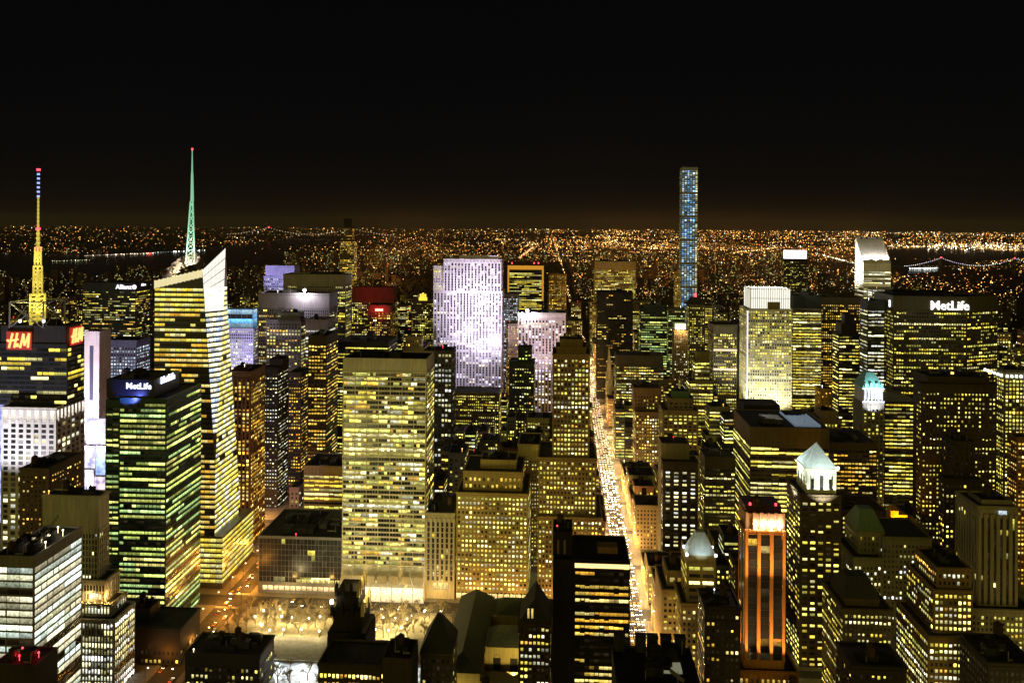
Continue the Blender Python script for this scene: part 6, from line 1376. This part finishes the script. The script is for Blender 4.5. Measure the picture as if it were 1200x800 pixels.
# ================================================================== TRAFFIC
tyre = wall_mat((.02, .02, .02), .8, .2); cglass = wall_mat((.02, .025, .03), .1, .5)
HL = glow_mat('headlight', (1, .92, .78), 22); TL = glow_mat('taillight', (1, .03, .02), 5)
def car_parts(col):
    b = MB(); L, W = 4.7, 1.85
    prof = [(-L / 2, .35), (-L / 2, .85), (-L / 2 + .95, 1.0), (-L / 2 + 1.55, 1.45), (L / 2 - 1.5, 1.47), (L / 2 - .7, 1.05), (L / 2, .98), (L / 2, .4)]
    n = len(prof)
    for sx, k in ((-1, 1), (1, 1)): b.v += [(sx * (W / 2 - (.18 if z > 1.2 else 0)), y, z) for y, z in prof]
    for k in range(n): j = (k + 1) % n; b.f.append((k, n + k, n + j, j)); b.m.append(0)
    b.f += [tuple(range(n)), tuple(range(2 * n - 1, n - 1, -1))]; b.m += [0, 0]
    body = b.mesh('car_body', wall_mat(col, .35, .5)); parts = []
    g = MB(); g.quad((-.72, -L / 2 + .98, 1.04), (.72, -L / 2 + .98, 1.04), (.66, -L / 2 + 1.5, 1.42), (-.66, -L / 2 + 1.5, 1.42)); g.quad((.7, L / 2 - .75, 1.1), (-.7, L / 2 - .75, 1.1), (-.66, L / 2 - 1.46, 1.45), (.66, L / 2 - 1.46, 1.45))
    for v in range(len(g.v)): x, y, z = g.v[v]; g.v[v] = (x, y + (-.03 if y < 0 else .03), z + .03)
    parts.append(('windscreen', g.mesh('windscreen', cglass), (0, 0, 0)))
    w_ = MB(); w_.tube((-.11, 0, 0), (.11, 0, 0), .33, .33, 10); w_.tube((.11, 0, 0), (-.11, 0, 0), .33, .33, 10); wm = w_.mesh('wheel', tyre)
    for x in (-.84, .84):
        for y in (-1.45, 1.4): parts.append(('wheel', wm, (x, y, .33)))
    h = MB(); h.box(-.24, .24, -.05, .04, -.14, .14, bottom=True); hm = h.mesh('headlight', HL); r = MB(); r.box(-.22, .22, -.04, .05, -.1, .1, bottom=True); rm = r.mesh('taillight', TL)
    for x in (-.62, .62): parts.append(('headlight', hm, (x, -L / 2 - .02, .72))); parts.append(('taillight', rm, (x, L / 2 + .02, .8)))
    return body, parts
CARS = {'yellow': car_parts((.7, .42, .03)), 'dark': car_parts((.03, .03, .035)), 'pale': car_parts((.55, .55, .53))}
def car(x, y, flip, col, where, group):
    body, parts = CARS[col]; o = bpy.data.objects.new('car', body); C.objects.link(o); o.location = (x, y, .02); o.rotation_euler = (0, 0, pi if flip else 0)
    nm = {'yellow': 'yellow taxi', 'dark': 'dark car', 'pale': 'pale car'}[col]; tag(o, f'{nm} {where}', 'car', group)
    far = y > 900
    for pn, me, loc in parts:
        if far and pn != 'headlight' and pn != 'taillight': continue
        c = bpy.data.objects.new(pn, me); C.objects.link(c); c.parent = o; c.location = loc
rcar = random.Random(12); ncar = 0; jam = []
for y in np.arange(512, 1900, 7.6):
    for x in (AVE5 - 5.8, AVE5 - 2.4, AVE5 + 1.0, AVE5 + 4.4, AVE5 + 7.4):
        if rcar.random() < (.2 if y > 560 else .45): continue
        yy = y + rcar.uniform(-1.4, 1.4)
        if y < 1080 and ncar < 245:
            car(x + rcar.uniform(-.3, .3), yy, False, rcar.choice(['yellow', 'yellow', 'dark', 'dark', 'pale']), 'with bright headlights in the slow jam on the bright avenue', 'cars on the bright avenue'); ncar += 1
        else: jam.append((x, yy))
bj = MB(); dj = []
for x, y in jam:
    bj.box(x - .9, x + .9, y - 2.3, y + 2.3, .3, .95); bj.box(x - .8, x + .8, y - 1, y + 1.5, .96, 1.45)
    for s_ in (-.6, .6): dj.append((x + s_, y - 2.5, .75, .42, tuple(k * rcar.uniform(3, 7) for k in rcar.choice([(1, .92, .78), (1, .6, .25), (1, .75, .4)]))))
jo = bj.obj('distant_traffic', wall_mat((.05, .05, .05), .35, .5)); tag(jo, 'far end of the traffic jam dissolving into lights up the avenue', kind='stuff')
q = dots('headlight', dj, None); q.parent = jo; q['kind'] = 'stuff'
for i in range(26):
    y = 505 + 8.2 * i + rcar.uniform(-2, 2); car(AVE6 + rcar.choice([-6, -2.4, 2.4, 6]), y, rcar.random() < .8, rcar.choice(['yellow', 'dark', 'pale']), 'driving on the orange avenue beside the park', 'cars on the orange avenue')
for i in range(14): 
    c_ = rcar.choice(['yellow', 'dark', 'pale']); car(-225 + 15 * i + rcar.uniform(-4, 4), 622 + rcar.choice([-1, 5]), False, c_, 'on the street between the park trees and the white grid tower', 'cars on the street by the park'); S.objects[-1] if False else None

# ================================================================== LESSER BUILDINGS, lot by lot on the street grid
rf_ = random.Random(99)
CLEAR = []
for py_ in range(432, 748, 7):
    x, y = ground(700, py_); a = pix(AVE5 - 13.5, y, 0)[0]; c = pix(AVE5 + 14.5, y, 0)[0]; CLEAR.append((a, c, y - 1, py_ - 3))
for py_ in range(655, 790, 8):
    x, y = ground(260, py_); a = pix(AVE6 - 9, y, 0)[0]; c = pix(AVE6 + 14, y, 0)[0]; CLEAR.append((a, c, y - 1, py_ - 3))
CLEAR += [(300, 530, 570, 746), (310, 384, 560, 812), (440, 494, 560, 806), (318, 440, 640, 698)]
def allowed(x0, x1, y0, y1):
    """height above which this lot would hide something the photograph shows"""
    a = [pix(x, y, 20)[0] for x in (x0, x1) for y in (y0, y1)]; p0, p1 = min(a), max(a); yt = 340.0
    for h in HERO:
        if h[2] > y0 + 2 and h[0] < p1 - 1 and h[1] > p0 + 1: yt = max(yt, h[3])
    for c in CLEAR:
        if c[2] > y0 + 2 and c[0] < p1 - 7 and c[1] > p0 + 7: yt = max(yt, c[3])
    zs = []
    for x in (x0, x1):
        for y in (y0, y1):
            px_ = pix(x, y, 20)[0]; zs.append(at(px_, yt, y)[2])
    return min(zs), p0, p1
LOTS = []
edges = [-1124, -852, -820, -548, -516, AVE6 - 15, AVE6 + 15, AVE5 - 15, AVE5 + 15, MAD - 13, MAD + 13, PARK - 22, PARK + 22, LEX - 13, LEX + 13, 612, 638, 818, 843, 1090]
for n in range(36, 60):
    for i in range(0, len(edges) - 1, 2):
        xa, xb = (edges[i], edges[i + 1]) if False else (None, None)
    for i in range(0, len(AVES) - 1):
        xa = AVES[i][0] + AVES[i][1] + 6; xb = AVES[i + 1][0] - AVES[i + 1][1] - 6
        for row in (0, 1):
            y0 = street(n) + (0 if row == 0 else 31); y1 = y0 + 29.5; x = xa
            while x < xb - 9:
                w_ = min(rf_.choice([12, 16, 20, 26, 32]), xb - x); x1 = x + w_ - .25
                if xb - x1 < 9: x1 = xb
                LOTS.append((x, x1, y0, y1, n)); x = x1 + .25
cand = []
for (x0, x1, y0, y1, n) in LOTS:
    if any(f[0] < x1 and f[1] > x0 and f[2] < y1 and f[3] > y0 for f in FOOT): continue
    if -240 < x1 and x0 < 50 and 478 < y1 and y0 < 625 and not (x1 < -242): continue
    h, p0, p1 = allowed(x0, x1, y0, y1)
    if p1 < -15 or p0 > 1215: continue
    if pix((x0 + x1) / 2, y0, 60)[1] > 900: continue
    nat = rf_.choice([22, 28, 35, 45, 60, 75, 95]) * rf_.uniform(.85, 1.15)
    if x0 > AVE5 and x1 < 125 and y0 < 1100: nat = rf_.uniform(24, 52)
    if y0 > 900: nat *= 1.25
    if y0 < 520: nat = min(nat, 60)
    h = min(h, nat)
    if h < 9: continue
    cand.append((x0, x1, y0, y1, h))
# which of them the photograph's eye sees, by a coarse depth buffer
NX, NY = 400, 267; zb_ = np.full((NY, NX), 1e9); idb = np.full((NY, NX), -1, int)
def splat(pts, depth, i):
    xs = [p[0] / 3 for p in pts]; ys = [p[1] / 3 for p in pts]; x0, x1 = max(0, int(min(xs))), min(NX - 1, int(max(xs))); y0, y1 = max(0, int(min(ys))), min(NY - 1, int(max(ys)))
    if x1 < x0 or y1 < y0: return
    v = zb_[y0:y1 + 1, x0:x1 + 1]; m = v > depth; v[m] = depth; idb[y0:y1 + 1, x0:x1 + 1][m] = i
for nm, Ts in rt_info.items():
    for t in Ts: splat([pix(t[0], t[2], 0), pix(t[1], t[2], 0), pix(t[0], t[2], t[4]), pix(t[1], t[2], t[4])], t[2], -2)
for h in HERO: splat([(h[0], h[4]), (h[1], 800 if h[2] < 500 else h[3])], h[2], -2)
for i, (x0, x1, y0, y1, h) in enumerate(cand):
    splat([pix(x, y0, z) for x in (x0, x1) for z in (0, h)], y0, i); splat([pix(x0, y0, h), pix(x1, y0, h), pix(x0, y1, h), pix(x1, y1, h)], y0 + .5, i)
seen = np.bincount(idb[idb >= 0].ravel(), minlength=len(cand))
order = sorted(range(len(cand)), key=lambda i: -seen[i]); order = [i for i in order if seen[i] > 0]
FW = [('brown stone', 'stone_block', TAN), ('brick', 'brick_block', BRICK), ('grey stone', 'stone_block', GREY), ('pale stone', 'stone_block', LIMESTONE), ('dark brick', 'brick_block', BROWN), ('dark glass', 'glass_block', (.03, .035, .035)), ('cream', 'apartment_block', (.4, .34, .2))]
FS = [vary(PUNCH, lit=.22), vary(PUNCH, lit=.4, bw=3.2), vary(PUNCH, lit=.12, pal='A'), vary(OFF, lit=.35), vary(RIB, lit=.3), vary(PUNCH, lit=.3, pal='M', bw=4.5), vary(OFF, lit=.55, pal='M'), vary(GRID, lit=.3)]
used = {}; info = []
for rank, i in enumerate(order[:200]):
    x0, x1, y0, y1, h = cand[i]; rng = random.Random(i * 31 + 5); wn, kind, col = rng.choice(FW); st = dict(rng.choice(FS))
    if kind == 'glass_block': st = dict(rng.choice([FS[3], FS[6], vary(GLASS, lit=.35)]))
    if x0 > AVE5 and x1 < 125: st['lit'] *= 1.2; col = (.34, .26, .12) if wn != 'dark glass' else col  # golden street light put into the wall colour beside the avenue
    st['tb'] = rng.choice([2.5, 3.5, 5]); col = tuple(c * rng.uniform(.75, 1.15) for c in col)
    info.append((i, rank, wn, kind, col, st, h))
SHORT = [(h[5], (h[0] + h[1]) / 2, h[4], h[0], h[1], h[2]) for h in HERO]
def describe(x0, x1, y0, h, wn, st):
    cx, top = pix((x0 + x1) / 2, y0, h); best = None
    for s_, hx, hy, a, b_, hY in SHORT:
        dd = hypot((cx - hx), (top - hy) * .6)
        if best is None or dd < best[0]: best = (dd, s_, hx, a, b_, hY)
    _, s_, hx, a, b_, hY = best
    rel = ('below' if y0 < hY else 'behind') if a - 3 <= cx <= b_ + 3 else ('left of' if cx < hx else 'right of')
    size = 'low' if h < 30 else ('mid-height' if h < 62 else 'tall')
    lit = 'scant' if st['lit'] < .15 else ('few' if st['lit'] < .28 else ('many' if st['lit'] > .42 else 'scattered'))
    return size, lit, rel, s_, cx, top
ORD = ['nearest to', 'second', 'third', 'fourth', 'fifth', 'sixth', 'seventh', 'eighth', 'ninth', 'tenth', 'eleventh', 'twelfth']
desc = []
for (i, rank, wn, kind, col, st, h) in info:
    x0, x1, y0, y1, _h = cand[i]; size, lit, rel, s_, cx, top = describe(x0, x1, y0, h, wn, st)
    hx = next(q[1] for q in SHORT if q[0] == s_); desc.append((size, lit, rel, s_, wn, abs(cx - hx) + abs(top) * .3 * 0 + (y0 * 0), cx, top))
groups_ = {}
for k, d in enumerate(desc): groups_.setdefault((d[0], d[4], d[2], d[3]), []).append(k)
LAB = {}
for key, ks in groups_.items():
    ks.sort(key=lambda k: (desc[k][7]))            # from the top of the picture down
    for r_, k in enumerate(ks):
        size, lit, rel, s_, wn, _, cx, top = desc[k]
        base = f'{size} {wn} block, {lit} lit windows'
        if len(ks) == 1: LAB[k] = f'{base}, {rel} the {s_}'
        else: LAB[k] = f'{base}, {["topmost", "second highest", "third highest", "fourth highest", "fifth highest", "sixth highest", "seventh highest", "eighth highest", "ninth highest", "tenth highest"][min(9, r_)]} {rel} the {s_}'
for k, (i, rank, wn, kind, col, st, h) in enumerate(info):
    x0, x1, y0, y1, _h = cand[i]; rng = random.Random(i)
    W = [(x0, x1, y0, y1, h, st, col)]
    if h > 40 and rng.random() < .55:
        h2 = h * rng.uniform(.55, .8); W = [(x0, x1, y0, y1, h2, st, col), (x0 + (x1 - x0) * .14, x1 - (x1 - x0) * .14, y0 + 4, y1 - 3, h, st, col)]
    tower(kind, LAB[k], 'x', 'building', y0, [], col, st, hero=False, world=W, clutter=2 if rank > 60 else 3, tanks=1 if rng.random() < .4 else 0, single=60 if rank < 40 else 24, seed=i, group='lesser blocks of the street grid')
# the rest, of which only slivers show
b = MB(); wins = []
for i in order[200:]:
    x0, x1, y0, y1, h = cand[i]; rng = random.Random(i); b.box(x0, x1, y0, y1, 0, h); st = vary(rng.choice(FS))
    facade(b, wins, (x0, y0), (x1, y0), 0, h, st, rng, False); facade(b, wins, *(((x1, y0), (x1, y1)) if x1 < 0 else ((x0, y1), (x0, y0))), 0, h, st, rng, False)
if b.v:
    o = b.obj('minor_blocks', wall_mat((.13, .1, .06))); tag(o, 'crowd of lesser blocks of which only slivers of roof show', kind='stuff')
    if wins: tag(mass_windows('lit_windows', wins, o), kind='stuff')
print('LOTS', len(LOTS), 'cand', len(cand), 'seen', len(order))

# ------------------------------------------------------------------ shopfronts, terraces, screens
def shopfront(rt, tier, n, z, h, col, u0=0.0, u1=1.0):
    Q = rt_info[rt.name][tier]
    for k in range(n):
        x = Q[0] + (Q[1] - Q[0]) * (u0 + (u1 - u0) * (k + .5) / n); o = bpy.data.objects.new('shopfront', PANE); C.objects.link(o); o.parent = rt
        o.location = Vector((x, Q[2] - .25, z)) - rt.location; o.scale = ((Q[1] - Q[0]) * (u1 - u0) / n * .82, 1, h); v = R.uniform(.7, 1.2); o['lit'] = tuple(c * v for c in col)
shopfront(find('dark grey glass cube'), 0, 14, 4.5, 3.4, (1.7, 1.15, .5), .05, .98)
shopfront(find('dark grey glass cube'), 0, 8, 10.5, 2.6, (.8, .66, .2), .45, .98)
shopfront(find('narrow pale stone office'), 0, 3, 10, 6, (1.2, .9, .3), .25, .8)
shopfront(find('broad yellow stone block'), 0, 12, 3.5, 4, (1.4, 1.0, .35))
q = find('ribbed grey tower stepping'); Q = rt_info[q.name][1]
for k in range(5):
    b = MB(); x = Q[1] - 2 + 0; y = Q[2] + 3 + 7 * k; b.tube((Q[0] + (Q[1] - Q[0]) * (k + .5) / 5, Q[2] + .9, Q[4] - 1), (Q[0] + (Q[1] - Q[0]) * (k + .5) / 5, Q[2] + .9, Q[4] + .5), .4, .4, 6); b.obj('terrace_lamp', glow_mat('amber_lamp', (1, .5, .1), 4), q)
point(Q[1] - 4, Q[2] + 2.5, Q[4] + 3, 4200, (1, .55, .14), .3); point(Q[0] + 6, Q[2] + 1.5, Q[4] + 3, 2600, (1, .6, .2), .3)
spot((Q[0] + Q[1]) / 2, Q[2] - 40, 40, (Q[0] + Q[1]) / 2, Q[2], 70, 60000, (1, .95, .7), 90)
q = find('wide low glass block'); Q = rt_info[q.name][0]
for u, v in ((.9, .3), (.75, .5), (.55, .35), (.85, .7), (.6, .8)):
    b = MB(); x, y = Q[0] + (Q[1] - Q[0]) * u, Q[2] + (Q[3] - Q[2]) * v; b.tube((x, y, Q[4] - 1), (x, y, Q[4] + 2.2), .1, .1, 5); b.tube((x, y, Q[4] + 2.2), (x, y, Q[4] + 2.9), .5, .4, 8); b.obj('roof_lamp', glow_mat('warm_lamp', (1, .8, .45), 5), q); point(x, y - .8, Q[4] + 3.4, 700, (1, .85, .55), .3)
b = MB()
for k in range(9):
    x = Q[1] - 3 - .4 * k; y = Q[2] + 8 + 2.6 * k; b.tube((x, y, Q[4] + 4.6 + .7 * k), (x - .4, y + 2.6, Q[4] + 5.3 + .7 * k), .3, .3, 5); b.tube((x + 1.2, y, Q[4] + 4.0 + .7 * k), (x - .4, y + 2.6, Q[4] + 5.3 + .7 * k), .18, .18, 4)
b.tube((Q[1] - 4, Q[2] + 12, Q[4] - 1), (Q[1] - 4, Q[2] + 12, Q[4] + 6), .5, .4, 6); b.obj('window_crane', STEEL, q)
q = find('red roof beacons'); Q = rt_info[q.name][0]
for u, v in ((.45, .3), (.8, .5), (.3, .7)):
    b = MB(); x, y = Q[0] + (Q[1] - Q[0]) * u, Q[2] + (Q[3] - Q[2]) * v; b.tube((x, y, Q[4] - 1), (x, y, Q[4] + 1.2), .15, .15, 5); b.tube((x, y, Q[4] + 1.2), (x, y, Q[4] + 2), .5, .4, 8); b.obj('beacon', glow_mat('beacon', (1, .04, .06), 5), q); point(x, y - .7, Q[4] + 2.4, 500, (1, .05, .05), .3)

# ------------------------------------------------------------------ the hazy night air over the far city
hz_ = MB(); hz_.box(-24000, 24000, -60, 34000, -1.2, 470, bottom=True); hm = bpy.data.materials.new('haze'); hm.use_nodes = True; ht = hm.node_tree; ht.nodes.remove(ht.nodes['Principled BSDF'])
hv = ht.nodes.new('ShaderNodeVolumePrincipled'); hv.inputs['Color'].default_value = (1, .93, .84, 1); hv.inputs['Density'].default_value = 0.95e-5; hv.inputs['Anisotropy'].default_value = 0
ht.links.new(hv.outputs[0], ht.nodes['Material Output'].inputs['Volume']); tag(hz_.obj('haze', hm), kind='stuff')

print('SINGLE WINDOWS', N_SINGLE[0], 'heroes', len(HERO))
